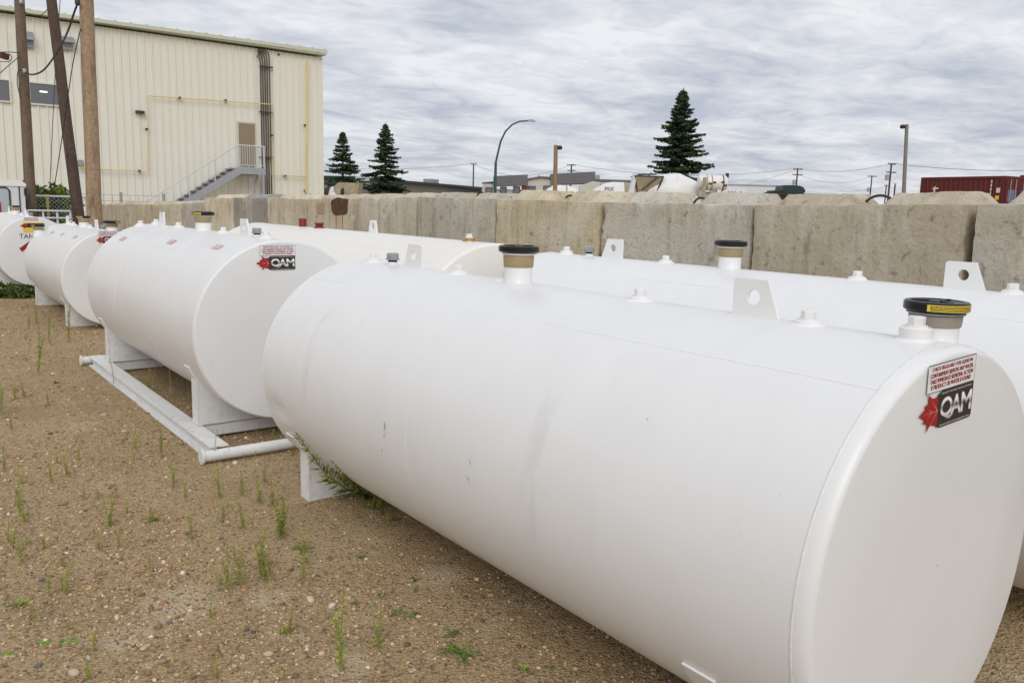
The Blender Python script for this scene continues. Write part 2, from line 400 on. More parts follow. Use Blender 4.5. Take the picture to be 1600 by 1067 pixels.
# ------------------------------------------------------------------ ground
def gz(x, y):
    v = Vector((x, y, 0))
    a = noise.noise(v*.55)*.018 + noise.noise(v*2.1+Vector((5, 3, 1)))*.011 + noise.noise(v*7.5)*.005
    return a
def axis_pts(lo, hi, step, far):
    a = list(np.arange(lo, hi+1e-6, step)); d = step; x = hi
    while x < far: d *= 1.35; x += d; a.append(x)
    d = step; x = lo; b = []
    while x > -far: d *= 1.35; x -= d; b.append(x)
    return b[::-1]+a
gx, gy = axis_pts(-1.0, 5.4, .045, 900), axis_pts(.4, 13.0, .045, 900)
nx_, ny_ = len(gx), len(gy)
def near_w(x, y):
    fx = max(0, -2-x, x-7); fy = max(0, -y, y-18); return max(0., 1-max(fx, fy)/4)
gv = np.array([(x, y, gz(x, y)*near_w(x, y)) for y in gy for x in gx])
ii = np.arange(nx_*ny_).reshape(ny_, nx_)
gf = np.stack([ii[:-1,:-1], ii[:-1,1:], ii[1:,1:], ii[1:,:-1]], -1).reshape(-1, 4)
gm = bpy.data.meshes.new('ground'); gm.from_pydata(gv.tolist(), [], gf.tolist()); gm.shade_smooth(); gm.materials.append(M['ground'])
struct(link('ground', gm))

def tone_mesh(name, V, Fc, tones, material, per_face_n=None):
    """V (n,3), Fc (m,k) index array, tones (n,3) per-vertex colours -> mesh with colour attribute 'tone'"""
    me = bpy.data.meshes.new(name); k = Fc.shape[1]
    me.vertices.add(len(V)); me.vertices.foreach_set('co', V.astype(np.float32).ravel())
    me.loops.add(Fc.size); me.loops.foreach_set('vertex_index', Fc.astype(np.int32).ravel())
    me.polygons.add(len(Fc)); me.polygons.foreach_set('loop_start', np.arange(0, Fc.size, k, dtype=np.int32))
    me.update(calc_edges=True)
    ca = me.color_attributes.new('tone', 'FLOAT_COLOR', 'POINT')
    c4 = np.ones((len(V), 4), np.float32); c4[:, :3] = tones; ca.data.foreach_set('color', c4.ravel())
    me.materials.append(material); return me

# pebbles
ico = bmesh.new(); bmesh.ops.create_icosphere(ico, subdivisions=1, radius=1)
IV = np.array([v.co[:] for v in ico.verts]); IF = np.array([[v.index for v in f.verts] for f in ico.faces]); ico.free()
PAL = np.array([s2l(*c) for c in ((200,172,136),(176,142,104),(212,190,158),(150,128,104),(126,114,102),(184,150,120),(164,130,102),(226,214,196),(112,100,90),(168,144,112),(140,112,82))])
PAL = PAL*.8+PAL.mean(0)*.2*np.array((1.08,1.06,.92))
PW = np.array([.17,.20,.10,.12,.07,.10,.05,.035,.035,.10,.10]); PW /= PW.sum()
def pebble_cloud(n):
    xs, ys = [], []
    need = n
    while need > 0:
        d = .9+14.5*rng.random(need*6)**1.75; an = R(-14)+R(88)*rng.random(need*6)
        x = d*np.sin(an); y = d*np.cos(an)
        dn = np.array([noise.noise(Vector((a*.8, b*.8, 9))) for a, b in zip(x[:need*3], y[:need*3])])
        x, y = x[:need*3], y[:need*3]
        ok = (rng.random(len(x)) < .55+dn*1.0) & (x < 4.7)
        xs += list(x[ok]); ys += list(y[ok]); need = n-len(xs)
    return np.array(xs[:n]), np.array(ys[:n])
NP = 110000
px_, py_ = pebble_cloud(NP)
dist = np.hypot(px_, py_)
size = np.clip(np.exp(rng.normal(math.log(.0037), .48, NP)), .002, .02)*np.clip(.8+dist*.06, 1, 1.6)
zb = np.array([gz(a, b)*near_w(a, b) for a, b in zip(px_, py_)])
sc = size[:, None]*np.stack([rng.uniform(.8,1.35,NP), rng.uniform(.7,1.1,NP), rng.uniform(.45,.8,NP)], -1)
ang = rng.random(NP)*2*PI
P_ = IV[None]*(1+rng.normal(0, .2, (NP, len(IV), 1)))*sc[:, None, :]
c_, s_ = np.cos(ang)[:, None], np.sin(ang)[:, None]
PX = P_[..., 0]*c_-P_[..., 1]*s_+px_[:, None]; PY = P_[..., 0]*s_+P_[..., 1]*c_+py_[:, None]; PZ = P_[..., 2]+(zb+sc[:, 2]*.35)[:, None]
V = np.stack([PX, PY, PZ], -1).reshape(-1, 3)
Fc = (IF[None]+(np.arange(NP)*len(IV))[:, None, None]).reshape(-1, 3)
tn = PAL[rng.choice(len(PAL), NP, p=PW)]*rng.uniform(.5, 1.22, (NP, 1))*1.08
struct(link('gravel', tone_mesh('gravel', V, Fc, np.repeat(tn, len(IV), 0), M['pebble'])), 'stuff')

# larger loose stones
def stone_mesh(seed, col):
    q = bmesh.new(); bmesh.ops.create_icosphere(q, subdivisions=2, radius=1)
    r_ = random.Random(seed); o_ = Vector((r_.random()*50, r_.random()*50, 0))
    for v in q.verts: v.co *= 1+.28*noise.noise(v.co*1.3+o_)
    Vv = np.array([v.co[:] for v in q.verts])*np.array([1.25, .85, .6]); Ff = np.array([[v.index for v in f.verts] for f in q.faces]); q.free()
    me = tone_mesh('stone', Vv, Ff, np.tile(np.array(col), (len(Vv), 1)), M['pebble']); me.shade_smooth(); return me
STONES = []
ORD = ['leftmost','second from left','third from left','fourth from left','fifth from left','sixth from left','seventh from left','eighth from left','ninth from left','tenth from left','eleventh from left','twelfth from left','thirteenth from left','fourteenth from left','fifteenth from left','sixteenth from left','seventeenth from left','eighteenth from left','nineteenth from left','twentieth from left']+['%s from left' % w_ for w_ in ('twenty first','twenty second','twenty third','twenty fourth','twenty fifth','twenty sixth','twenty seventh','twenty eighth','twenty ninth','thirtieth','thirty first','thirty second','thirty third','thirty fourth','thirty fifth')]
def order_labels(items):
    by = {}
    for o, x, lb in items:
        if lb: by.setdefault(lb, []).append((x, o))
    for lb, lst in by.items():
        lst.sort(key=lambda q: q[0])
        for i, (x, o) in enumerate(lst): o['label'] = lb if len(lst) == 1 else lb+', '+(ORD[i] if i < len(lst)-1 or i < 2 else 'rightmost')
SM = [stone_mesh(1, s2l(188,172,148)), stone_mesh(2, s2l(150,132,106)), stone_mesh(3, s2l(108,104,104)), stone_mesh(4, s2l(150,100,78)), stone_mesh(5, s2l(178,152,120))]
SL = {0: 'pale rounded stone lying loose on the gravel', 1: 'tan rounded stone lying loose on the gravel', 2: 'dark grey stone lying loose on the gravel', 3: 'reddish brown stone lying loose on the gravel', 4: 'sandy stone lying loose on the gravel'}
stones = [(116,1057,.022,0,'large pale flat stone near the bottom left corner of the photo'),(236,952,.014,3,'reddish brown stone on bare pale dirt left of the tall weed cluster'),(175,833,.011,0,None),(74,810,.016,0,None),(65,906,.014,2,None),(155,900,.013,3,None),(225,1018,.014,0,None),(410,965,.014,0,None),(385,985,.013,2,None),(420,1025,.017,0,None),(370,1012,.012,1,None),(30,940,.015,2,None),(20,1030,.012,4,None),(300,905,.011,1,None),(490,900,.012,0,None),(468,915,.012,4,None),(690,855,.012,0,None),(545,872,.011,3,None),(262,838,.010,0,None),(345,842,.012,2,None),(100,980,.012,1,None),(60,1045,.014,2,None),(265,975,.012,2,None),(455,1003,.011,4,None)]
for (x, y, s, k, lb) in stones:
    p = at_z(x, y); o = link('stone', SM[k], None, (p.x, p.y, gz(p.x, p.y)*near_w(p.x, p.y)+s*.3)); s *= .85; o.scale = (s, s, s); o.rotation_euler = (0, 0, random.random()*6)
    tag(o, lb or SL[k], 'stone', 'loose stones on the gravel'); STONES.append((o, x, None if lb else SL[k]))

# ------------------------------------------------------------------ tanks
_c = {}
def shared(key, fn):
    if key not in _c: _c[key] = fn()
    return _c[key]
def hexm():
    b = MB(); b.lathe([(.0285,0),(.0285,.006)], 24).lathe([(.021,.006),(.022,.008),(.022,.027),(.020,.0295)], 6); return b.mesh('hex_plug', M['plainwhite'], 30)
def bungm(h):
    return MB().lathe([(.058,-.03),(.056,-.004),(.043,.004),(.041,.006),(.041,.006+h),(.038,.009+h)], 28).mesh('bung', M['plainwhite'], 35)
def lugm(flip):
    # trapezoid plate along the axis: vertical on one side, sloping on the other
    n = 40; hc = Vector((0, -.008*flip, .062)); hr = .024
    poly = [(-.085*flip, -.03), (.085*flip, -.03), (.085*flip, .003), (.040*flip, .118), (-.076*flip, .118), (-.085*flip, .11)] if flip else None
    def hit(a):
        d = (math.cos(a), math.sin(a)); best = 9
        for i in range(len(poly)):
            p, q = poly[i], poly[(i+1) % len(poly)]
            ex, ey = q[0]-p[0], q[1]-p[1]; fx, fy = p[0]-hc.y, p[1]-hc.z
            den = d[0]*ey-d[1]*ex
            if abs(den) < 1e-9: continue
            t_ = (fx*ey-fy*ex)/den; u_ = (fx*d[1]-fy*d[0])/den
            if t_ > 0 and -1e-6 <= u_ <= 1+1e-6: best = min(best, t_)
        return (hc.y+d[0]*best, hc.z+d[1]*best)
    angs = sorted([2*PI*k/n for k in range(n)]+[math.atan2(p[1]-hc.z, p[0]-hc.y) % (2*PI) for p in poly]); n = len(angs)
    out = [hit(a) for a in angs]; inn = [(hc.y+hr*math.cos(a), hc.z+hr*math.sin(a)) for a in angs]
    vs = []
    for x in (-.007, .007):
        vs += [(x, *p) for p in out]+[(x, *p) for p in inn]
    fs = []
    for k in range(n):
        j = (k+1) % n
        fs += [(k, j, n+j, n+k), (2*n+k, 3*n+k, 3*n+j, 2*n+j), (k, 2*n+k, 2*n+j, j), (n+k, n+j, 3*n+j, 3*n+k)]
    return MB().add(vs, fs).mesh('lifting_lug', M['plainwhite'], 30)
def lugm_sym():
    return lugm(1)
def add_bung(root, x, y, z, h=.004, rot=.3):
    b = link('bung', shared(('bung', h), lambda: bungm(h)), root, (x, y, z)); p = link('hex_plug', shared('hex', hexm), b, (0, 0, h+.008)); p.rotation_euler = (0, 0, rot)
def fill_neck(root, x, y, z, hgt, labelang=None, band='tan', rb=.06, rc=.0865):
    b = MB().lathe([(rb+.012,-.05),(rb+.004,-.002),(rb,.004),(rb,hgt*.42)], 36, cap0=False).build('fill_neck', M['plainwhite'], root, 35, (x, y, z))
    MB().lathe([(rb+.0015,hgt*.42),(rb+.0035,hgt*.44),(rb+.006,hgt*.70),(rb+.004,hgt*.72)], 36).build('neck_band', M[band], b, 35)
    MB().lathe([(rb+.002,hgt*.72),(rb+.012,hgt*.735),(rb+.012,hgt*.77),(rb+.004,hgt*.78)], 36).build('neck_collar', M['galv' if band != 'tan' else 'st_white'], b, 35)
    t = hgt*.78
    c = MB().lathe([(rb+.004,t),(rc-.006,t+.002),(rc,t+.006),(rc,t+.024),(rc-.004,t+.029),(rc-.012,t+.030),(rc-.018,t+.0265),(.02,t+.0265),(.018,t+.030)], 44)
    for k in range(3):
        a = k*2*PI/3+.5; c.box((-.005, .02, t+.0265), (.005, rc-.018, t+.0315), Matrix.Rotation(a, 4, 'Z'))
    c.build('fill_cap', M['black'], b, 30)
    if labelang:
        a0, a1 = labelang; n = 14; vs, fs = [], []
        for i in range(n+1):
            a = a0+(a1-a0)*i/n
            for (rr, zz_) in ((rc+.0008, t+.006), (rc+.0008, t+.024)): vs.append((rr*math.cos(a), rr*math.sin(a), zz_))
        for i in range(n): fs.append((2*i, 2*i+2, 2*i+3, 2*i+1))
        MB().add(vs, fs).build('warning_label', M['yellow'], b, 60)
        # three lines of small print
        vs, fs = [], []; r_ = random.Random(3)
        for row in range(4):
            i = 0
            z0 = t+.0085+row*.0037
            a = a0+.06*(a1-a0)
            while a < a1-.06*(a1-a0):
                wd = r_.uniform(.03, .09)
                k = len(vs)
                for aa in (a, min(a+wd, a1-.05*(a1-a0))):
                    for zz_ in (z0, z0+.0017): vs.append(((rc+.0016)*math.cos(aa), (rc+.0016)*math.sin(aa), zz_))
                fs.append((k, k+2, k+3, k+1)); a += wd+.018
        MB().add(vs, fs).build('small_print', M['print_black'], b)
def vent_cap(root, x, y, z, small=False):
    b = MB().lathe([(.040,-.03),(.038,.0),(.026,.004),(.026,.016)], 28).build('vent_base', M['plainwhite'], root, 35, (x, y, z))
    MB().lathe([(.024,.016),(.024,.026)], 24).build('rubber_seal', M['rubber'], b, 35)
    MB().lathe([(.034,.0262),(.040,.028),(.040,.032),(.033,.033)], 8).lathe([(.032,.033),(.033,.036),(.033,.058),(.029,.062)], 8).build('vent_cap', M['galv'], b, 30)
def chrome_letters():
    m = mat('silver_letter_print', (.7,.7,.7), .4); t = m.node_tree; b = t.nodes['Principled BSDF']
    co = t.nodes.new('ShaderNodeTexCoord'); sx = t.nodes.new('ShaderNodeSeparateXYZ'); rp_ = t.nodes.new('ShaderNodeValToRGB')
    t.links.new(co.outputs['Generated'], sx.inputs[0]); t.links.new(sx.outputs[2], rp_.inputs[0]); t.links.new(rp_.outputs[0], b.inputs['Base Color'])
    for e_, (p, c) in zip([rp_.color_ramp.elements[0], rp_.color_ramp.elements[1]]+[rp_.color_ramp.elements.new(.5) for _ in range(3)], ((0,(150,150,146)),(1,(196,200,196)),(.32,(232,232,228)),(.52,(120,122,118)),(.72,(236,236,232)))):
        e_.position = p; e_.color = (*s2l(*c), 1)
    return m
M['silver'] = chrome_letters()
def sticker(root, x0, z0, wd, y, tilt=0):
    """white warning panel over a black badge with a red maple leaf on its left; (x0,z0) = top left, wd = width"""
    k = wd/.235
    def P2(u, v): # metres in sticker frame -> local, rotated by tilt
        if v < -.0675: v = -.0665+(v+.069)*.61
        c, s = math.cos(tilt), math.sin(tilt); return (x0+k*(u*c-v*s), z0+k*(u*s+v*c))
    def flat(pts2, fs, dy): return MB().add([(a, y-dy, b) for a, b in (P2(*p) for p in pts2)], fs)
    base = flat([(0,0),(.235,0),(.235,-.066),(0,-.066)], [(3,2,1,0)], .0012).build('sticker', M['st_white'], root)
    b = MB()
    for (u0, v0, u1, v1) in ((0,-.0018,.235,.0006),(-.0006,-.066,.0006,0),(.2344,-.066,.2356,0),(0,-.0668,.09,-.0656)):
        b.add([(a, y-.0018, c) for a, c in (P2(u0,v0),P2(u1,v0),P2(u1,v1),P2(u0,v1))], [(0,1,2,3)])
    b.build('border', M['print_black'], base)
    b = MB()
    for i, (tx, wdt) in enumerate((('CHECK REGULARLY FOR LIQUID IN', .198),('CONTAINMENT-REMOVE ANY WATER.', .212),('TAKE IMMEDIATE REMEDIAL ACTION', .212),('IF PRODUCT OR WATER IS FOUND.', .198))):
        vs, fs = text_polys(tx, wdt, .0105, .1175, -.0125-i*.0139); vv = [P2(*q) for q in vs]; b.add([(a, y-.002, c) for a, c in vv], fs); b.add([(a+.0011*k, y-.0019, c+.0005*k) for a, c in vv], fs)
    b.build('red_lettering', M['st_darkred'], base)
    # black badge : rounded bottom right corner, swept left side
    pts = [(.235,-.069),(.235,-.208)]+[(.223+.012*math.cos(a), -.208-.012*math.sin(a)) for a in np.linspace(0.2, PI/2, 5)]
    pts += [(.085,-.220)]+[(.085-.040*math.sin(a), -.180-.040*math.cos(a)) for a in np.linspace(.2, PI/2, 6)]
    pts += [(.045,-.125)]+[(.095-.050*math.cos(a), -.119+.050*math.sin(a)) for a in np.linspace(.25, PI/2, 7)]
    n = len(pts); badge = flat(pts, [tuple(range(n))], .0016).build('badge', M['st_black'], root)
    leaf = [(.060,-.205),(.028,-.196),(.010,-.222),(.016,-.190),(-.010,-.176),(.004,-.170),(-.028,-.146),(.002,-.124),(-.004,-.114),(.016,-.104),(.008,-.070),(.030,-.092),(.056,-.092),(.058,-.12),(.060,-.148)]
    flat(leaf, [tuple(range(len(leaf)))], .0024).build('maple_leaf', M['st_red'], badge)
    b = MB()
    for (p, q) in (((.058,-.146),(-.022,-.146)),((.058,-.146),(.016,-.088)),((.058,-.146),(.018,-.206)),((.030,-.146),(.008,-.126)),((.030,-.146),(.008,-.168))):
        d = Vector((q[0]-p[0], q[1]-p[1])).normalized(); nn = Vector((-d.y, d.x))*.0011
        b.add([(a, y-.003, c) for a, c in (P2(p[0]+nn.x,p[1]+nn.y),P2(p[0]-nn.x,p[1]-nn.y),P2(*q))], [(0,1,2)])
    b.build('leaf_veins', M['st_vein'], badge)
    b = MB()
    for ch, cx, wl in (('Q', .099, .056), ('A', .148, .052), ('M', .200, .050)):
        vs, fs = text_polys(ch, wl, .088 if ch == 'Q' else .078, cx, -.149 if ch == 'Q' else -.145); b.add([(a, y-.0026, c) for a, c in (P2(*q) for q in vs)], fs)
        # thicken: second copy nudged
        b.add([(a+.0035*k, y-.0025, c) for a, c in (P2(*q) for q in vs)], fs); b.add([(a+.0045*k, y-.00235, c-.0012*k) for a, c in (P2(*q) for q in vs)], fs)
        b.add([(a+.002*k, y-.0024, c+.0022*k) for a, c in (P2(*q) for q in vs)], fs)
    b.build('silver_lettering', M['silver'], badge)
    for tx, wdt, cz in (('QUALITY ASSURED MANUFACTURING', .15, -.083), ('WWW.QUALITYASSUREDMFG.COM', .15, -.211)):
        vs, fs = text_polys(tx, wdt, .0075, .148, cz); MB().add([(a, y-.0026, c) for a, c in (P2(*q) for q in vs)], fs).build('white_lettering', M['st_white'], badge)

def make_tank(label, X, Yn, zc, r, Ln, yaw=0, paint='paint', bungs=(), lugs=(), necks=(), vents=(), saddle_y=(.27, 2.98), saddle_base=0.0, saddle_w=.45, rings=(1.07, 2.13), dents=(), seam_ang=(118,), knuckle=.022, tab=9, group='white fuel tanks standing in the yard'):
    root = thing('storage_tank', label, 'tank', (X, Yn, 0), -R(yaw), group)
    # shell with slight hand-rolled unevenness
    n, m_ = 112, 46; vs, fs = [], []
    sd_ = Vector((X*3.1, Yn*1.7, 0))
    for j in range(m_+1):
        y = Ln*j/m_
        for k in range(n):
            a = 2*PI*k/n; rr = r
            if 0 < j < m_:
                rr += .0022*noise.noise(Vector((math.cos(a)*1.3, y*.9, math.sin(a)*1.3))+sd_)
                for (da, dy, dr_, wa, wy) in dents:
                    d = ((((a-da+PI) % (2*PI))-PI)/wa)**2+((y-dy)/wy)**2
                    rr -= dr_*math.exp(-d)
            vs.append((rr*math.cos(a), y, zc+rr*math.sin(a)))
    for j in range(m_):
        for k in range(n): fs.append((j*n+k, j*n+(k+1) % n, (j+1)*n+(k+1) % n, (j+1)*n+k))
    sh = MB().add(vs, fs).build('shell', M[paint], root, 60)
    kn = knuckle
    for end in (0, 1):
        prof = [(r, .0)]+[(r-kn*.58*(1-math.cos(t)), -kn*math.sin(t)) for t in np.linspace(0.12, PI/2, 8)]+[(r*.6, -kn-.001), (r*.25, -kn-.002), (.002, -kn-.002)]
        b = MB(); vs = []; nn = 112
        for (rr, h) in prof:
            for k in range(nn): vs.append((rr*math.cos(2*PI*k/nn), h if end == 0 else Ln-h, zc+rr*math.sin(2*PI*k/nn)))
        fs = [(i*nn+k, i*nn+(k+1) % nn, (i+1)*nn+(k+1) % nn, (i+1)*nn+k) for i in range(len(prof)-1) for k in range(nn)]
        b.add(vs, fs).build('head', M[paint], root, 60)
    # welds
    def ringtube(y, rad, th): return [(( r+rad)*math.cos(a), y, zc+(r+rad)*math.sin(a)) for a in np.linspace(0, 2*PI, 73)]
    b = MB()
    for y in rings: b.tube(ringtube(y, -.0003, 0), .0013, 6, False)
    for y in (0.0, Ln): b.tube(ringtube(y, -.0008, 0), .0035, 6, False)
    ys = [0]+list(rings)+[Ln]
    for i in range(len(ys)-1):
        a = R(seam_ang[i % len(seam_ang)]); b.tube([((r-.0008)*math.cos(a), y, zc+(r-.0008)*math.sin(a)) for y in np.linspace(ys[i], ys[i+1], 12)], .0015, 6, False)
    b.build('weld_seam', M['seam'], sh, 60)
    top = lambda x: zc+math.sqrt(max(.01, r*r-x*x))
    for q in bungs:
        y, h = q[0], (q[1] if len(q) > 1 else .004); x = q[2] if len(q) > 2 else 0
        add_bung(root, x, y, top(x), h, random.random())
    for y, fl in lugs:
        link('lifting_lug', shared(('lug', fl), lambda: lugm(fl)), root, (0, y, zc+r-.001))
    for q in necks: fill_neck(root, q[0], q[1], top(q[0])-.004, **q[2])
    for x, y in vents: vent_cap(root, x, y, top(x)-.002)
    # saddles : web plate hugging the shell, side flanges, base flange, wear plate
    for y in saddle_y:
        hw = saddle_w; zf = zc-math.sqrt(r*r-hw*hw); th = .009
        arc = [(-hw+2*hw*t, zc-math.sqrt(r*r-(-hw+2*hw*t)**2)) for t in np.linspace(0, 1, 25)]
        poly = [(x, y, z+.003) for x, z in arc]+[(hw, y, saddle_base+.008), (-hw, y, saddle_base+.008)]
        sdl = MB().prism(poly, (0, th, 0)).build('saddle', M['skid'], root, 20)
        for sx in (-1, 1):
            MB().box((sx*hw-.005, y-.004, saddle_base+.004), (sx*hw+.005, y+.10, zf+.012 if True else 0)).build('side_flange', M['skid'], sdl)
        MB().box((-hw+.006, y-.004, saddle_base), (hw-.006, y+.10, saddle_base+.0075)).build('base_flange', M['skid'], sdl)
        a0 = math.atan2(zf-zc, -hw)-R(tab); a1 = PI*3-a0 if False else math.atan2(zf-zc, hw)+R(tab)
        a0 = a0 % (2*PI); a1 = a1 % (2*PI); vs, fs = [], []
        for i in range(31):
            a = a0+(a1-a0)*i/30
            for rr in (r+.0005, r+.0085):
                for yy in (y-.008, y+.105): vs.append((rr*math.cos(a), yy, zc+rr*math.sin(a)))
        for i in range(30):
            for (p, q) in ((0,1),(1,3),(3,2),(2,0)): fs.append((i*4+p, i*4+q, i*4+4+q, i*4+4+p))
        fs += [(0,2,3,1), (120,121,123,122)]
        MB().add(vs, fs).build('wear_plate', M['plainwhite'], sdl, 30)
    return root, top

s = 1.05
r1, z1, X1, Y1 = .56*s, 1.585+(.7198-1.585)*s, 2.0717*s, .9388*s
t1, top1 = make_tank('biggest white tank in the foreground with black caps on top', X1, Y1, z1, r1, 3.203, 0, 'paint_scuffed',
    bungs=[(.078, .026), (.398,), (1.078,), (2.25,), (3.07, .010), (1.885, .002)],
    lugs=[(.582, -1), (2.652, 1)], vents=[(0, 2.866)],
    necks=[(.115, .085, dict(hgt=.108, labelang=(R(-170), R(-78)), band='greyband', rc=.083, rb=.062)), (0, 1.79, dict(hgt=.168))],
    saddle_y=(.265, 2.995), saddle_w=.425, rings=(1.72,), seam_ang=(121.5,), knuckle=.042, tab=12.5, dents=((R(196), 3.05, .020, .075, .075), (R(212), 2.95, .012, .07, .08)))
sticker(t1, 2.006-X1, 1.230, .250, -.0445, R(2.5))

def mark(root, X, Yq, zc, r, x0, y0, x1, y1, wpx):
    # short scuff in the paint, lying on the shell
    out = []
    for (px_, py_) in ((x0, y0), ((x0+x1)/2+wpx*.4, (y0+y1)/2), (x1, y1)):
        for k in (-.5, .5):
            d = ray(px_+k*wpx*(1 if py_ == (y0+y1)/2 else .25), py_); a_ = d.x**2+d.z**2; bq = -d.x*X+d.z*(EYE-zc); cq = X*X+(EYE-zc)**2-(r+.0022)**2
            p = CO+d*((-bq-math.sqrt(max(0, bq*bq-a_*cq)))/a_); out.append((p.x-X, p.y-Yq, p.z))
    MB().add(out, [(0,1,3,2),(2,3,5,4)]).build('scratch', M['scratch'], root)
M['scratch'] = mat('grey_scuff', (.46,.455,.44), .7, var=.3, vscale=80)
for q in ((600,658,600,673,2.2),(601,676,598,684,1.2),(732,716,735,726,1.4),(728,742,733,753,1.3),(596,700,597,706,1.4),(1010,652,1012,657,1.6)): mark(t1, X1, Y1, z1, r1, *q)
s = 1.04
r2, z2, X2, Y2 = .564*s, 1.585+(.7741-1.585)*s, 2.0298*s, 4.9716*s
t2, top2 = make_tank('white tank raised on a skid frame with end pipes, QAM badge on its end', X2, Y2, z2, r2, 3.10, 0, 'paint',
    bungs=[(.279, .008), (1.135,), (2.28,), (2.98, .01), (3.05, .006, -.12)], lugs=[(.67, -1), (2.785, 1)], vents=[(.02, .50)],
    necks=[(0, 1.6, dict(hgt=.155, labelang=(R(-170), R(-118))))], saddle_y=(.27, 2.82), saddle_base=.102, saddle_w=.49, rings=(1.05, 2.05), seam_ang=(112, 128, 116), dents=((R(235), 2.0, .008, .12, .5),))
sticker(t2, 1.95-X2, 1.297, .234, -.0245)
for (px_a, py_a) in ((340,386),(268,378),(192,373)):
    # small faded labels on the shell : intersect ray with cylinder
    d = ray(px_a, py_a); a_ = d.x**2+d.z**2; bq = d.x*(-X2)+d.z*(EYE-z2); cq = X2**2+(EYE-z2)**2-(r2+.001)**2
    tt = (-bq-math.sqrt(max(0, bq*bq-a_*cq)))/a_; p = CO+d*tt; th = math.atan2(p.z-z2, p.x-X2); vs = []
    for (da, dy) in ((-.045,-.07),(.045,-.07),(.045,.07),(-.045,.07)):
        vs.append(((r2+.0035)*math.cos(th+da), p.y-Y2+dy, z2+(r2+.0035)*math.sin(th+da)))
    MB().add(vs, [(0,1,2,3)]).build('faded_label', M['st_pink'], t2)
# skid of tank 2
xo, xi, zt = 1.53-X2, 1.645-X2, .10
for sg in (1, -1):
    b = MB()
    a, c = (xo, xi) if sg == 1 else (-xi, -xo)
    web = (xo+.035, xo+.042) if sg == 1 else (-xo-.042, -xo-.035)
    y0, y1 = 4.93-Y2, 8.42-Y2
    b.box((a, y0, zt-.009), (c, y1, zt)).box((web[0], y0, .0145), (web[1], y1, zt-.0095)).box((a, y0, .005), (c, y1, .014))
    b.build('skid_beam', M['skid'], t2)
for yy in (4.905-Y2, 8.47-Y2):
    b = MB().tube([(1.475-X2, yy, .052), (X2-1.475, yy, .052)], .034, 20)
    pq = b.build('skid_pipe', M['skid'], t2, 40)
    for sg in (-1, 1): MB().tube([((1.475-X2)*sg-.007, yy, .052), ((1.475-X2)*sg+.007, yy, .052)], .047, 24).build('pipe_flange', M['skid'], pq, 40)
for yy in (.30, 2.85): MB().box((xi+.005, yy-.02, .02), (-xi-.005, yy+.05, .094)).build('cross_beam', M['skid'], t2)

t3, top3 = make_tank('white tank between the skid mounted tank and the farthest tank, weeds at its saddles', 2.274, 10.754, .598, .561, 2.83, 0, 'paint',
    bungs=[(1.17,), (2.27,), (2.62,)], lugs=[(.78, -1), (2.72, 1)], vents=[(0, .42)],
    necks=[(0, 1.56, dict(hgt=.15, labelang=(R(-190), R(-110)))), (.03, .09, dict(hgt=.125, labelang=(R(-75), R(-25)), rc=.10)), (-.37, 2.75, dict(hgt=.125, labelang=(R(-200), R(-130))))],
    saddle_y=(.35, 2.62), saddle_w=.46, rings=(.95, 1.9), seam_ang=(115,125,118))
sticker(t3, 2.125-2.274, 1.165, .22, -.0245)
for (dy, ang_) in ((.5, 122), (1.3, 123), (2.0, 124)):
    vs = [((.561+.0035)*math.cos(R(ang_)+da), dy+yy, .598+(.561+.0035)*math.sin(R(ang_)+da)) for da, yy in ((-.045,-.07),(.045,-.07),(.045,.07),(-.045,.07))]
    MB().add(vs, [(0,1,2,3)]).build('faded_label', M['st_pink'], t3)

X4, Y4, z4, r4 = 2.011, 14.666, .69, .53
t4, top4 = make_tank('farthest white tank at the left edge with TANK lettering and a red arrow', X4, Y4, z4, r4, 3.2, 0, 'paint',
    bungs=[(.5,), (1.2,), (2.4,), (2.7,)], lugs=[(.8, -1), (2.75, 1)], vents=[(0, .22)], necks=[(0, 1.95, dict(hgt=.15, labelang=(R(-190), R(-120))))], saddle_y=(.9, 2.8), saddle_w=.42)
yy = -.0245
MB().add([(-.13, yy-.001, 1.215), (.06, yy-.001, 1.215), (.06, yy-.001, 1.165), (-.13, yy-.001, 1.165)], [(0,3,2,1)]).build('faded_label', M['st_pink'], t4)
b = MB().add([(-.15, yy-.001, 1.14), (.13, yy-.001, 1.14), (.13, yy-.001, .985), (-.15, yy-.001, .985)], [(0,3,2,1)]).build('yellow_sticker', M['yellow'], t4)
bb = MB().add([(-.10, yy-.002, 1.125), (.14, yy-.002, 1.125), (.14, yy-.002, 1.07), (-.10, yy-.002, 1.06)], [(0,3,2,1)]).build('badge', M['st_black'], b)
MB().add([(-.19, yy-.003, 1.085), (-.12, yy-.003, 1.125), (-.09, yy-.003, 1.09), (-.12, yy-.003, 1.05)], [(0,3,2,1)]).build('maple_leaf', M['st_red'], b)
vs, fs = text_polys('TANK', .26, .07, -.075, .93); MB().add([(a, yy-.002, c) for a, c in vs], fs).build('lettering', M['st_navy'], t4)
MB().add([(-.02, yy-.002, .895), (-.22, yy-.002, .745), (-.18, yy-.002, .69), (-.135, yy-.002, .735)], [(0,1,2,3)]).build('red_arrow', M['st_red'], t4)

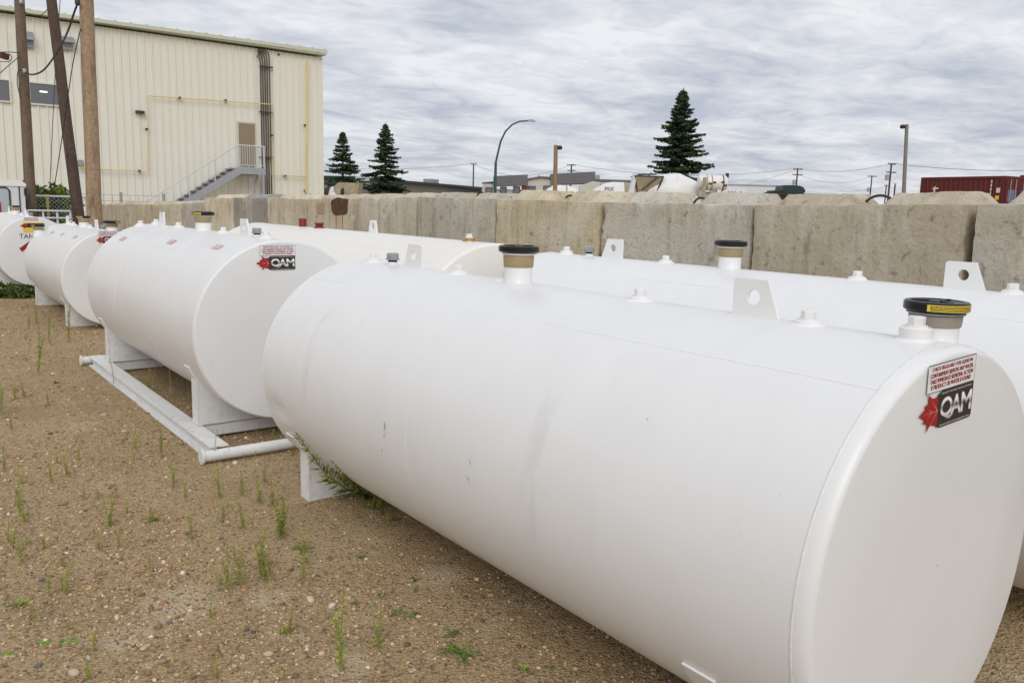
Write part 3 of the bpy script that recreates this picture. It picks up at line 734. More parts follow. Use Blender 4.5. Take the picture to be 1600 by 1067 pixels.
t5, top5 = make_tank('cream white tank behind with red fittings, close under the concrete wall', 3.36, 4.56, .69, .642, 4.3, 0, 'paint_cream',
    lugs=[], saddle_y=(.5, 3.6), saddle_w=.45, rings=(1.4, 2.9), seam_ang=(120,112,118), knuckle=.03)
def sym_lug():
    b = MB(); poly = [(-.075,-.02),(.075,-.02),(.045,.105),(-.045,.105)]; n = 36; hc = (0, .055)
    def hit(a):
        best = 9; d = (math.cos(a), math.sin(a))
        for i in range(4):
            p, q = poly[i], poly[(i+1) % 4]; ex, ey = q[0]-p[0], q[1]-p[1]; fx, fy = p[0]-hc[0], p[1]-hc[1]; den = d[0]*ey-d[1]*ex
            if abs(den) < 1e-9: continue
            t_ = (fx*ey-fy*ex)/den; u_ = (fx*d[1]-fy*d[0])/den
            if t_ > 0 and -1e-6 <= u_ <= 1+1e-6: best = min(best, t_)
        return (hc[0]+d[0]*best, hc[1]+d[1]*best)
    angs = sorted([2*PI*k/n for k in range(n)]+[math.atan2(p[1]-hc[1], p[0]-hc[0]) % (2*PI) for p in poly]); n = len(angs); vs = []
    out = [hit(a) for a in angs]; inn = [(hc[0]+.026*math.cos(a), hc[1]+.033*math.sin(a)) for a in angs]
    for x in (-.007, .007): vs += [(x, *p) for p in out]+[(x, *p) for p in inn]
    fs = []
    for k in range(n):
        j = (k+1) % n; fs += [(k, j, n+j, n+k), (2*n+k, 3*n+k, 3*n+j, 2*n+j), (k, 2*n+k, 2*n+j, j), (n+k, n+j, 3*n+j, 3*n+k)]
    return b.add(vs, fs).mesh('lifting_lug', M['plainwhite'], 30)
link('lifting_lug', sym_lug(), t5, (0, 1.72, top5(0)-.001))
q5 = MB().lathe([(.055,-.02),(.05,.006),(.042,.010),(.042,.022)], 24).build('brass_fitting', M['brass'], t5, 35, (0, .30, top5(0)))
MB().lathe([(.030,.022),(.030,.030),(.022,.031),(.022,.052)], 6).build('hex_plug', M['plainwhite'], q5, 30)
q5 = MB().lathe([(.055,-.02),(.05,.010),(.034,.014),(.034,.024)], 24).build('red_fitting', M['redfit'], t5, 35, (0, 2.78, top5(0)))
MB().lathe([(.034,.024),(.046,.040),(.046,.050)], 8).build('hex_plug', M['redfit'], q5, 30)
MB().lathe([(.038,.0),(.038,.075),(.034,.08)], 8).build('red_fitting', M['redfit'], t5, 30, (0, 3.16, top5(0)))

t6, top6 = make_tank('white tank behind the foreground tank along the concrete wall, lugs and black cap showing', 3.784-math.tan(R(1.937))*1.07, 1.07, .692, .592, 3.235, -1.937, 'paint',
    bungs=[(.075, .026), (.375,), (1.05,), (2.225,), (3.07, .01)], lugs=[(.565, -1), (2.655, 1)], vents=[(0, 2.86)],
    necks=[(.115, .085, dict(hgt=.124, band='greyband')), (0, 1.78, dict(hgt=.158))], saddle_w=.43, rings=(1.72,), seam_ang=(120,))

# ------------------------------------------------------------------ concrete block wall
wall = thing('concrete_block_wall', 'long low wall of stacked weathered concrete blocks behind the white tanks', 'wall', (4.95, 0, 0))
J = [-2.35,-.85,.66,2.177,3.658,5.212,6.728,8.264,9.80,11.252,12.773,14.312,15.826,17.223,18.638,20.10,21.55,23.02,24.47]
ZT = [(-3,1.72),(2.177,1.671),(3.66,1.641),(5.21,1.643),(6.73,1.654),(8.26,1.662),(9.9,1.632),(11.25,1.607),(12.77,1.613),(14.31,1.60),(15.82,1.585),(15.84,1.505),(17.2,1.465),(18.6,1.425),(24.5,1.34)]
def ztop(y):
    return float(np.interp(y, [a for a, _ in ZT], [b for _, b in ZT]))
tones = {2:(.44,.41,.35), 3:(.42,.37,.29), 4:(.47,.45,.40), 5:(.52,.45,.31), 6:(.40,.375,.325), 7:(.45,.41,.33), 8:(.50,.44,.34), 9:(.53,.46,.345), 10:(.25,.245,.235), 11:(.60,.53,.40), 12:(.40,.385,.35), 13:(.52,.46,.35), 14:(.48,.41,.30), 15:(.51,.45,.335), 16:(.47,.41,.31), 17:(.50,.44,.33)}
def block_mesh(L_, H, D_, seed, ridge):
    """cast block: gridded faces, worn edges, chipped arrises; knob ridge in two halves on top"""
    bm = bmesh.new(); o_ = Vector((seed*7.7, seed*3.3, seed*1.9)); ny, nz_, nx2 = 34, 18, 12
    def grid(f, a, b):
        vs = [[bm.verts.new(f(i/a, j/b)) for j in range(b+1)] for i in range(a+1)]
        for i in range(a):
            for j in range(b): bm.faces.new((vs[i][j], vs[i+1][j], vs[i+1][j+1], vs[i][j+1]))
    grid(lambda u, v: (0, u*L_, v*H), ny, nz_); grid(lambda u, v: (D_, u*L_, v*H), ny, 6)
    grid(lambda u, v: (u*D_, v*L_, H), nx2, ny); grid(lambda u, v: (u*D_, v*L_, 0), 3, ny)
    grid(lambda u, v: (u*D_, 0, v*H), nx2, nz_); grid(lambda u, v: (u*D_, L_, v*H), nx2, nz_)
    bmesh.ops.remove_doubles(bm, verts=bm.verts, dist=.0006)
    for v in bm.verts:
        x, y, z = v.co
        ex, ey, ez = min(x, D_-x), min(y, L_-y), min(z, H-z)
        ds = sorted((ex, ey, ez)); n0 = noise.noise(v.co*3+o_); n1_ = noise.noise(v.co*11+o_); n2_ = noise.noise(v.co*27+o_)
        c = Vector((D_/2-x, L_/2-y, H/2-z)); d = Vector((0, 0, 0))
        if ds[1] < .03:   # on an arris: wear it back
            wv = .005+.008*max(0, n0)+.034*max(0, n1_-.2)+.004*n2_
            for ax, e_ in ((0, ex), (1, ey), (2, ez)):
                if e_ < .03: d[ax] += math.copysign(wv, c[ax])
        else:
            for ax, e_ in ((0, ex), (1, ey), (2, ez)):
                if e_ < .001: d[ax] += math.copysign(.004*n0+.0035*n1_+.002*n2_, c[ax])
        v.co += d
    if ridge:
        r_ = random.Random(seed); hgt = r_.uniform(.085, .115) if seed < 7 else r_.uniform(.066, .088)
        x0 = .14; x1 = D_-.14
        for (ya, yb) in ((.03+r_.uniform(0, .05), L_*.5-r_.uniform(.08, .12)), (L_*.5+r_.uniform(.07, .11), L_-.03-r_.uniform(0, .06))):
            a_, b_ = 16, 9; G = []
            for i in range(a_+1):
                row = []
                for j in range(b_+1):
                    u, v_ = i/a_, j/b_; y = ya+(yb-ya)*u; x = x0+(x1-x0)*v_
                    k = min(1, u*(yb-ya)/.075, (1-u)*(yb-ya)/.075)*min(1, v_*(x1-x0)/.09, (1-v_)*(x1-x0)/.09)
                    p = Vector((x, y, H)); hh = hgt*k**.8*(1+.08*noise.noise(p*5+o_)+.07*noise.noise(p*18+o_))
                    row.append(bm.verts.new((x+.006*noise.noise(p*9), y+.012*noise.noise(p*7+o_), H-.016+hh)))
                G.append(row)
            for i in range(a_):
                for j in range(b_): bm.faces.new((G[i][j], G[i+1][j], G[i+1][j+1], G[i][j+1]))
    me = bpy.data.meshes.new('concrete_block'); bmesh.ops.recalc_face_normals(bm, faces=bm.faces); bm.to_mesh(me); bm.free(); me.materials.append(M['concrete'])
    me.shade_smooth(); me.set_sharp_from_angle(angle=R(38)); return me
def loop_mesh(w_, h_):
    return MB().tube([(.38, -w_*math.cos(a), -.02+h_*math.sin(a)) for a in np.linspace(.05, PI-.05, 15)], .009, 8).mesh('lifting_loop', M['rod'], 50)
for i in range(len(J)-1):
    y0, y1 = J[i], J[i+1]; Ln = y1-y0-random.uniform(.026, .042); ym = (y0+y1)/2; H = .745
    zt_ = (ztop(y0+.05)+ztop(y1-.05))/2; tilt = (ztop(y1-.05)-ztop(y0+.05))/Ln
    dx = random.uniform(-.012, .018)
    if i == 8: dx = .01
    if i == 7: dx = .028
    b = link('concrete_block', block_mesh(Ln, H, .74, i+1, True), wall, (dx, y0+.008, ztop(y0+.05)-H)); b.rotation_euler = (math.atan(tilt), 0, random.uniform(-.006, .006))
    c = tones.get(i, (.45,.41,.33)); b.color = (min(.9, c[0]*1.22), min(.9, c[1]*1.22), min(.9, c[2]*1.2), 1)
    if i in (3, 5, 6, 11, 10, 12, 9, 4, 14):
        lm = link('lifting_loop', loop_mesh(.11 if i == 3 else .075, .085 if i == 3 else .07 if i < 6 else .09), b, (0, Ln/2, H)); lm.rotation_euler = (0, 0, random.uniform(-.2, .2))
    if i == 8:
        # brown patch and pale pinkish repair on this block, both at its far half
        b['label'] = 'concrete block with a dark brown patch near its top edge'
        def patch(name, mat_, cx, cz, w_, h_, seed, flat=False):
            n = 28; pts = []
            for k in range(n):
                a = 2*PI*k/n; rr = 1+.16*noise.noise(Vector((math.cos(a)*1.6, math.sin(a)*1.6, seed)))
                u, v_ = math.cos(a), math.sin(a); q = (abs(u)**3+abs(v_)**3)**-.333 if u > 0 else (abs(u)**8+abs(v_)**5)**-.14
                pts.append((-.0045, cx+u*q*rr*w_*.5, cz+v_*q*rr*h_*.5))
            MB().prism(pts, (.012, 0, 0)).build(name, M[mat_], b)
        pa, pb = at_X(517, 311, 4.95), at_X(543, 336, 4.95); pc, pd = at_X(494, 315, 4.95), at_X(507, 333, 4.95)
        z0 = ztop(y0+.05)-H
        patch('brown_patch', 'patch', (pa.y+pb.y)/2-y0-.008, (pa.z+pb.z)/2-z0+.015, abs(pa.y-pb.y), abs(pa.z-pb.z)+.02, 3)
        for (yq, ln_) in ((.3, .20), (.68, .26)):
            yc = (pa.y*(1-yq)+pb.y*yq)-y0-.008; zq = pb.z-z0+.02
            MB().prism([(-.0040, yc-.010, zq), (-.0040, yc+.010, zq), (-.0040, yc+.004, zq-ln_), (-.0040, yc-.004, zq-ln_)], (.01, 0, 0)).build('rust_run', M['rustrun'], b)
        patch('pink_patch', 'patch2', min(Ln-.16, (pc.y+pd.y)/2-y0-.008), (pc.z+pd.z)/2-z0, min(.28, abs(pc.y-pd.y)), abs(pc.z-pd.z), 8)
low = [block_mesh(1.49, .745, .74, 40+k, False) for k in range(3)]
for i in range(len(J)-1):
    y0 = J[i]+.01-.7; zz_ = ztop(J[i]+.05)-.75-.745
    b = link('concrete_block', low[i % 3], wall, (random.uniform(-.02, .01), y0, zz_)); b.color = (*[c*random.uniform(.85, 1.05) for c in (.46,.41,.31)], 1)

# ------------------------------------------------------------------ cream building
YB = 40.0
bld = thing('metal_building', 'large cream ribbed metal building with outside stair at the left', 'building', (0, YB, 0))
XR, XL = 18.53, -12.0
zl, zr = 8.82, 8.93
def roofz(x): return zl+(zr-zl)*(x-4.8)/(18.6-4.8)
def panel_mesh(H):
    prof = [(0, 0)]; 
    p = .325
    for k in range(3):
        a = k*p
        prof += [(a+.030, 0), (a+.034, -.055), (a+.086, -.055), (a+.090, 0), (a+.175, -.001), (a+.187, -.008), (a+.212, -.008), (a+.224, -.001)]
    prof += [(.975, 0)]
    vs = [(x, y, 0) for x, y in prof]+[(x, y, H) for x, y in prof]; n = len(prof)
    return MB().add(vs, [(i, i+1, n+i+1, n+i) for i in range(n-1)]).mesh('wall_panel', M['siding'])
pm = panel_mesh(8.62); k = 0; x = XR-.975
while x > XL:
    q = link('wall_panel', pm, bld, (x, 0, 0)); x -= .975
MB().box((XL, .03, 0), (XR-.01, 28, 8.6)).build('wall', M['siding'], bld)
MB().prism([(XL, -.30, zl-.12), (XL, -.30, zl-.04), (XL, 14, zl+1.2), (XL, 28.3, zl), (XL, 28.3, zl-.2)], (XR+.12-XL, 0, 0)).build('roof', M['roofing'], bld)
MB().prism([(XL, -.36, roofz(XL)-.13), (XR+.15, -.36, roofz(XR)-.13), (XR+.15, -.36, roofz(XR)+.02), (XL, -.36, roofz(XL)+.02)], (0, .05, 0)).build('eave_trim', M['trim'], bld)
b = MB()
for i in range(52):
    x = XR+.05-.64*i
    b.box((x-.05, -.30, roofz(x)+.0), (x+.05, .6, roofz(x)+.07))
struct(b.build('roof_seam', M['trim'], bld), 'stuff')
MB().box((XR-.04, -.045, 0), (XR+.03, .1, 8.6)).build('corner_trim', M['siding'], bld)
def bpt(px, py, dy=0):
    p = at_Y(px, py, YB+dy); return Vector((p.x, dy, p.z))
# windows
def window(x0, x1, z0, z1, lit=False):
    fr = MB().box((x0-.06, -.105, z0-.06), (x0, .02, z1+.06)).box((x1, -.105, z0-.06), (x1+.06, .02, z1+.06)).box((x0, -.105, z0-.06), (x1, .02, z0)).box((x0, -.105, z1), (x1, .02, z1+.06)).build('window', M['frame'], bld)
    MB().box((x0, -.075, z0), (x1, -.07, z1)).build('pane', M['glass'], fr)
    if lit:
        MB().box((x0+.34, -.080, z1-.34), (x0+.62, -.0755, z1-.28)).build('lit_lamp', M['lamp_on'], fr)
    return fr
window(5.66, 6.72, 5.22, 6.02, True); window(3.55, 4.92, 5.22, 6.02)
# door
MB().box((14.17, -.06, 3.13), (15.08, -.02, 5.20)).build('door_frame', M['trim'], bld)
d_ = MB().box((14.24, -.075, 3.13), (15.02, -.062, 5.12)).build('door', M['door'], bld)
MB().box((14.92, -.11, 4.05), (14.97, -.076, 4.2)).build('handle', M['galv'], d_)
# conduits (five dark pipes turning in at the top)
for i in range(5):
    a = bpt(406.5+i*3.5, 95+i*-2.0, -.14); xb = a.x
    tp = bpt(407+i*3.5, 82, -.14).z
    pts = [(xb, -.14, .5), (xb, -.14, tp-.45+i*.055), (xb-.03, -.15, tp-.30+i*.06), (xb-.16, -.16, tp-.2+i*.06), (bpt(401,82).x, -.16, tp-.15+i*.05)]
    MB().tube(pts, .031, 8).build('conduit', M['conduit'], bld, 50)
b = MB()
for y in (104, 175, 246):
    p, q = bpt(404, y), bpt(424, y+1); b.box((p.x, -.21, p.z-.03), (q.x, -.08, p.z+.03))
b.build('conduit_strap', M['conduit'], bld)
def gas(pts, r_=.028, name='gas_pipe'):
    return MB().tube([bpt(x, y, -.215) for x, y in pts], r_, 8).build(name, M['gasline'], bld, 50)
gas([(120,263),(230,268),(231,150),(425,163.5),(425,274),(477,276)])
gas([(479.3,95),(479,200),(478,300)], .05)
b = MB()
for (x, y) in ((281,153),(353,157),(230,202),(218,267),(425,212),(446,275),(478,196),(478,298)):
    p = bpt(x, y, -.2); b.box((p.x-.04, -.25, p.z-.04), (p.x+.04, -.03, p.z+.04))
b.build('pipe_clamp', M['conduit'], bld)
# wall lamp, camera, vent hoods
p = bpt(217.5, 176); MB().prism([(p.x-.17,-.04,p.z-.06),(p.x-.17,-.04,p.z+.08),(p.x-.17,-.22,p.z+.06),(p.x-.17,-.26,p.z-.05)], (.34,0,0)).build('wall_lamp', M['lampblack'], bld)
p = bpt(126, 255); MB().box((p.x-.12,-.3,p.z-.1),(p.x+.05,-.04,p.z+.12)).build('wall_camera', M['galv'], bld)
for (xa, xb2, yt, ybm) in ((28,52,48,76),(92,115,56,80)):
    a, c = bpt(xa, yt), bpt(xb2, ybm); prof = [(-.04, c.z+.26), (-.04, a.z), (-.18, a.z-.04), (-.36, a.z-.20), (-.46, c.z+.34), (-.46, c.z+.26)]
    h = MB().prism([(a.x, y, z) for y, z in prof], (c.x-a.x, 0, 0)).build('vent_hood', M['galv'], bld)
    MB().box((a.x+.03, -.16, c.z), (c.x-.03, -.05, c.z+.255)).build('vent_louvre', M['steelgrey'], h)
p = bpt(435, 86); MB().box((p.x-.04,-.08,p.z-.04),(p.x+.04,-.03,p.z+.04)).build('wall_bracket', M['lampblack'], bld)
# outside stair
st = thing('outside_stair', 'grey steel stair with railings rising to the brown door', 'stair', (0, YB-1.2, 0))
ys0, ys1 = -.05, 1.05
pl = at_Y(372, 262, YB-1.2); pr = at_Y(414, 264, YB-1.2); pb_ = at_Y(257, 312, YB-1.2)
sx0, sz0 = pl.x, 3.02; sx1 = pr.x
slope = math.tan(R(33)); xbot = sx0-sz0/slope
for y in (ys0, ys1): MB().prism([(xbot, y, 0), (xbot+.35, y, 0), (sx0+.12, y, sz0-.30), (sx1, y, sz0-.30), (sx1, y, sz0), (sx0, y, sz0), (xbot, y, .08)], (0, .06, 0)).build('stringer', M['steelgrey'], st)
MB().box((sx0, ys0+.065, sz0-.06), (sx1, ys1-.005, sz0-.02)).build('landing', M['steelgrey'], st)
ns = 17
for i in range(ns):
    x = xbot+(sx0-xbot)*(i+.5)/ns; z = sz0*(i+.5)/ns
    MB().box((x-.13, ys0+.065, z), (x+.13, ys1-.005, z+.03)).build('tread', M['steelgrey'], st)
for x in (sx0+.7*(sx1-sx0), sx1-.1):
    MB().box((x-.05, ys0-.01, 0), (x+.05, ys0+.09, sz0-.301)).build('stair_post', M['steelgrey'], st) if x > sx1-.2 else MB().tube([(x-.45, ys0+.5, 0), (x+.2, ys0+.5, sz0-.3)], .05, 6).build('brace', M['steelgrey'], st)
def rail(name, pts, r_=.022): return MB().tube(pts, r_, 6).build(name, M['rail'], st, 50)
for y in (ys0+.03,):
    rail('handrail', [(xbot, y, 1.0), (sx0, y, sz0+1.0), (sx1, y, sz0+1.0)], .03); 
    for t in (0.02, .27, .52, .77): rail('rail_post', [(xbot+(sx0-xbot)*t, y, sz0*t), (xbot+(sx0-xbot)*t, y, sz0*t+.98)], .02)
    for x in (sx0+.05, sx1-.03): rail('rail_post', [(x, y, sz0-.1), (x, y, sz0+1.0)], .024)
    rail('bottom_rail', [(sx0, y, sz0+.1), (sx1, y, sz0+.1)], .018)
    for k in range(11):
        x = sx0+.12+(sx1-sx0-.2)*k/10; rail('baluster', [(x, y, sz0+.1), (x, y, sz0+.99)], .011)
rail('end_rail', [(sx1, ys0+.03, sz0+1.0), (sx1, ys1, sz0+1.0)])

# ------------------------------------------------------------------ wooden poles at the left and their lines
def pole(label, p0, p1, r0, r1_, mt, top_ext):
    p0, p1 = Vector(p0), Vector(p1); d = (p1-p0)/(p1.z-p0.z); base = p0-d*(p0.z+.2); tp = p0+d*(top_ext-p0.z)
    o = thing('utility_pole', label, 'utility pole', (base.x, base.y, 0), 0, 'wooden poles beside the building')
    n = 14; pts = [Vector((base.x, base.y, -.2))+(tp-Vector((base.x, base.y, -.2)))*i/n-Vector((base.x, base.y, 0)) for i in range(n+1)]
    for i, q in enumerate(pts): q.x += .012*noise.noise(Vector((i*.6, base.x, 0))); q.y += .012*noise.noise(Vector((i*.6, base.y, 5)))
    MB().tube(pts, r0, 18, True, r1_).build('shaft', M[mt], o, 60); return o, d, base
pA, dA, bA = pole('brown wooden pole nearest the left edge, its base behind the white vehicle', at_Y(49, 330, 26), at_Y(30, 0, 26), .138, .112, 'pole_brown', 10.5)
pB, dB, bB = pole('dark wooden pole leaning to the left, middle of the three', at_Y(123, 340, 25), at_Y(80, 0, 24.6), .15, .105, 'pole_dark', 10)
pC, dC, bC = pole('tan upright wooden pole standing at the end of the concrete wall', at_Y(148.5, 352, 19.6), at_Y(134.5, 0, 19.6), .155, .125, 'pole_tan', 8.5)
def cable(label, pts, r_=.012, name='cable'):
    # smooth through points by Catmull-Rom
    P0 = [Vector(p) for p in pts]; out = []
    for i in range(len(P0)-1):
        a, b_, c, d = P0[max(i-1, 0)], P0[i], P0[i+1], P0[min(i+2, len(P0)-1)]
        for k in range(8):
            t = k/8; out.append(.5*((2*b_)+(c-a)*t+(2*a-5*b_+4*c-d)*t*t+(3*b_-a-3*c+d)*t**3))
    out.append(P0[-1]); return tag(MB().tube(out, r_, 6).build(name, M['wire'], None, 50), label, 'cable')
cable('thick black cable sagging from the tan pole to the brown pole', [at_Y(122,4,19.6), at_Y(116,20,19.9), at_Y(104,54,21), at_Y(88,84,23), at_Y(68,110,24.8), at_Y(50,117,25.4), at_Y(39,112,25.8)], .022)
cable('thin guy wire running down from the tan pole to the bush', [at_Y(126,46,19.5), at_Y(113,105,21.5), at_Y(97,215,24), at_Y(85,292,25.5)], .011, 'guy_wire')
cable('second thin wire dropping behind the leaning pole', [at_Y(94,0,26), at_Y(86,120,26), at_Y(78,290,26)], .010, 'guy_wire')
cable('wire looping down the brown pole beside the window', [at_Y(38,112,25.78), at_Y(29,110,25.6), at_Y(27,130,25.6), at_Y(32,153,25.75)], .012)
cable('overhead wire from the left edge to the brown pole', [at_Y(-40,84,25), at_Y(0,82,25.5), at_Y(16,82,25.7), at_Y(30,83,25.8)], .012)
cable('looped service wire beside the brown pole at left edge', [at_Y(-20,95,25), at_Y(4,97,25.4), at_Y(15,96,25.5), at_Y(18.5,90,25.6), at_Y(14,85,25.6), at_Y(6,86,25.6)], .010)
cable('diagonal wire from brown pole down past the left edge', [at_Y(31,88,25.8), at_Y(18,99,25.4), at_Y(2,113,25), at_Y(-30,140,24)], .010)
cable('high wire joining the leaning pole and the brown pole', [at_Y(75,14,25), at_Y(64,24,25.6), at_Y(50,24,25.8), at_Y(37,18,26)], .010)
cable('wire hanging along the right side of the leaning pole', [at_Y(116,245,24.6), at_Y(121,258,24.7), at_Y(125,290,24.75), at_Y(129,316,24.8)], .011)
p = at_Y(7, 88, 25.5); bx = MB().box((-.09,-.07,-.07),(.09,.07,.07)).build('junction_box', M['rust'], None, None, p); bx.rotation_euler=(0,0.2,.3); tag(bx, 'small red brown junction box hanging on wires at the left edge', 'box')
for (o, px, py, Yq) in ((pC,121,4,19.45),(pA,38,111,25.75),(pA,33,3,25.8)):
    p = at_Y(px, py, Yq); MB().lathe([(.03,-.06),(.05,-.04),(.05,.03),(.025,.06)], 12).build('insulator', M['lampblack' if px == 121 else 'galv'], o, 40, p-o.location)
# ------------------------------------------------------------------ left background : vehicle, bush, gate, fence
Yv = 24.4
van = thing('white_van', 'white boxy vehicle partly out of frame at the left edge', 'vehicle', (2.0, Yv, 0))
bm_ = MB().prism([(-1.3,0,.45),(1.18,0,.45),(1.2,0,1.72),(1.15,0,1.80),(1.05,0,1.86),(-1.2,0,1.86),(-1.3,0,1.78)], (0, 3.6, 0)).build('body', M['whitegrey'], van)
MB().prism([(-1.3,-.03,1.74),(1.23,-.03,1.74),(1.23,-.03,1.80),(1.12,-.03,1.89),(-1.3,-.03,1.89)], (0, 3.66, 0)).build('roof_cap', M['plainwhite'], van)
a, c = at_Y(4, 293, Yv), at_Y(17, 335, Yv)
wv = MB().prism([(a.x-2.0-.5,-.012,c.z),(a.x-2.5,-.012,a.z),(c.x-2.05,-.012,a.z),(c.x-2.0,-.012,a.z-.06),(c.x-2.0,-.012,c.z)], (0,.01,0)).build('rear_window', M['vehglass'], van)
MB().tube([(a.x-2.5,-.02,c.z),(a.x-2.5,-.02,a.z),(c.x-2.06,-.02,a.z),(c.x-2.0,-.02,a.z-.07),(c.x-2.0,-.02,c.z)], .02, 6).build('window_trim', M['lampblack'], wv, 50)
p = at_Y(30, 300, Yv); MB().box((p.x-2.0-.012,-.02,.5),(p.x-2.0+.012,-.002,1.74)).build('door_seam', M['lampblack'], van)
p = at_Y(38, 298, Yv); MB().box((p.x-2.0-.01,-.04,p.z-.12),(p.x-2.0+.06,.05,p.z+.05)).build('hinge', M['lampblack'], van)
p = at_Y(0, 324, Yv); MB().box((p.x-2.0-.12,-.03,p.z-.2),(p.x-2.0+.02,-.001,p.z+.13)).build('tail_lamp', M['redlamp'], van)
for x in (-1.0, 1.0): MB().lathe([(.32,-.1),(.34,-.08),(.34,.08),(.32,.1)], 20, (x, .7, .34), 'x').build('wheel', M['rubber'], van, 40)

def leaf_cloud(name, n, center, rad, size, cols, parent, seed, up_bias=.3):
    g = np.random.default_rng(seed); d = g.normal(size=(n, 3)); d /= np.linalg.norm(d, axis=1)[:, None]
    rr = g.random(n)**.45; P0 = d*rr[:, None]*np.array(rad)
    nz0 = np.array([noise.noise(Vector(p)*2.2+Vector((seed, 0, 0))) for p in P0]); keep = nz0 > -.18; P0 = P0[keep]*(1+.5*nz0[keep, None]); n = len(P0)
    t1_ = g.normal(size=(n, 3)); t1_[:, 2] += up_bias*1.2; t1_ /= np.linalg.norm(t1_, axis=1)[:, None]
    t2_ = np.cross(t1_, g.normal(size=(n, 3))); t2_ /= np.linalg.norm(t2_, axis=1)[:, None]
    s0 = size*g.uniform(.6, 1.4, n)[:, None]; C = P0+np.array(center)
    V_ = np.stack([C-t1_*s0, C+t2_*s0*.32, C+t1_*s0, C-t2_*s0*.32], 1).reshape(-1, 3)
    F_ = np.arange(n*4).reshape(-1, 4); tone = np.array(cols)[g.integers(0, len(cols), n)]*g.uniform(.7, 1.3, (n, 1))
    me = tone_mesh(name, V_, F_, np.repeat(tone, 4, 0), M['weed']); return link(name, me, parent)
bush = thing('bush', 'green leafy bush growing between the brown pole and the leaning pole', 'bush', (4.1, 27.3, 0))
leaf_cloud('foliage', 5200, (0, 0, .85), (.95, .7, .95), .085, [s2l(70,96,34), s2l(92,116,44), s2l(52,74,30), s2l(112,126,60)], bush, 5)
leaf_cloud('foliage', 900, (-.35, 0, 1.55), (.5, .35, .38), .08, [s2l(92,118,44), s2l(120,132,66)], bush, 6)
leaf_cloud('foliage', 700, (.35, 0, 1.45), (.45, .35, .3), .08, [s2l(92,118,44), s2l(120,132,66)], bush, 9)
b = MB()
for k in range(9): b.tube([(0,0,0),(random.uniform(-.3,.3),random.uniform(-.3,.3),.7),(random.uniform(-.7,.7),random.uniform(-.4,.4),1.5)], .02, 5)
b.build('stems', M['bark'], bush)
b2 = thing('bush', 'low dark green weeds at the foot of the leaning pole', 'bush', (4.35, 23.4, 0)); leaf_cloud('foliage', 900, (0,0,.45), (.3,.3,.5), .07, [s2l(58,84,30), s2l(84,106,40)], b2, 11)
b3 = thing('bush', 'dark low growth under the farthest tank at the left edge', 'bush', (1.75, 14.7, 0)); leaf_cloud('foliage', 1600, (0,0,.05), (.75,.35,.13), .06, [s2l(58,80,32), s2l(84,100,44), s2l(96,100,52)], b3, 12)
p = at_Y(76, 345, 25.5); tag(MB().box((-.03,-.03,0),(.03,.03,at_Y(75,309,25.5).z)).build('wooden_stake', M['stake'], None, None, (p.x, 25.5, 0)), 'pale wooden stake standing in front of the green bush', 'stake')

gate = thing('metal_gate', 'low grey tubular metal gate panel behind the far tank', 'gate', (0, 21.5, 0))
g0, g1 = at_Y(43, 330, 21.5).x, at_Y(110, 330, 21.5).x; gt = at_Y(80, 329.5, 21.5).z
for k in range(6):
    z = gt-.16*k; MB().tube([(g0, 0, z), (g1, 0, z)], .022, 6).build('gate_rail', M['rail'], gate, 50)
for x in (g0, g0+.36*(g1-g0), g0+.69*(g1-g0), g1): MB().tube([(x, .035, .05), (x, .035, gt)], .025, 6).build('gate_upright', M['rail'], gate, 50)

fence = thing('chain_link_fence', 'chain link fence with grey top rail crossing behind the poles', 'fence', (0, 26.6, 0))
zf = at_Y(60, 306.3, 26.6).z
MB().tube([(-3, 0, zf), (5.2, 0, zf)], .028, 8).build('top_rail', M['rail'], fence, 50)
for x in (-3, -.2, 2.6, 5.2): MB().tube([(x, 0, 0), (x, 0, zf+.03)], .035, 8).build('fence_post', M['rail'], fence, 50)
def mesh_wires(x0, x1, z0, z1, step, r_, diag):
    b = MB()
    if diag:
        n = int((x1-x0+z1-z0)/step)
        for k in range(n):
            for sg in (1, -1):
                c = x0-(z1-z0)+k*step if sg > 0 else x0+k*step
                pts = []
                for z in (z0, z1):
                    pts.append((c+(z-z0) if sg > 0 else c-(z-z0), z))
                (xa, za), (xb, zb_) = pts
                def cl(xa, za, xb, zb_):
                    if xa < x0: za += (x0-xa)*(zb_-za)/(xb-xa); xa = x0
                    if xa > x1: za += (x1-xa)*(zb_-za)/(xb-xa); xa = x1
                    return xa, za
                a1_ = cl(xa, za, xb, zb_); a2_ = cl(xb, zb_, xa, za)
                if abs(a1_[1]-a2_[1]) > .02: b.tube([(a1_[0], .03*sg*.2, a1_[1]), (a2_[0], .03*sg*.2, a2_[1])], r_, 3, False)
    else:
        for x in np.arange(x0, x1, step): b.tube([(x, 0, z0), (x, 0, z1)], r_, 3, False)
        for z in np.linspace(z0, z1, 8): b.tube([(x0, 0.006, z), (x1, 0.006, z)], r_, 3, False)
    return b
struct(mesh_wires(-3, 5.2, .05, zf, .11, .0028, True).build('wire_mesh', M['rail'], fence), 'stuff')
f2 = thing('wire_fence', 'thin wire grid fence in front of the cream building behind the wall', 'fence', (0, 33, 0))
q0, q1 = at_Y(118, 303, 33), at_Y(256, 303, 33)
struct(mesh_wires(q0.x, q1.x, .1, q0.z, .3, .008, False).build('wire_mesh', M['galv'], f2), 'stuff')
for x in (q0.x, (q0.x+q1.x)/2, q1.x): MB().tube([(x, .03, 0), (x, .03, q0.z+.1)], .05, 8).build('fence_post', M['galv'], f2, 50)

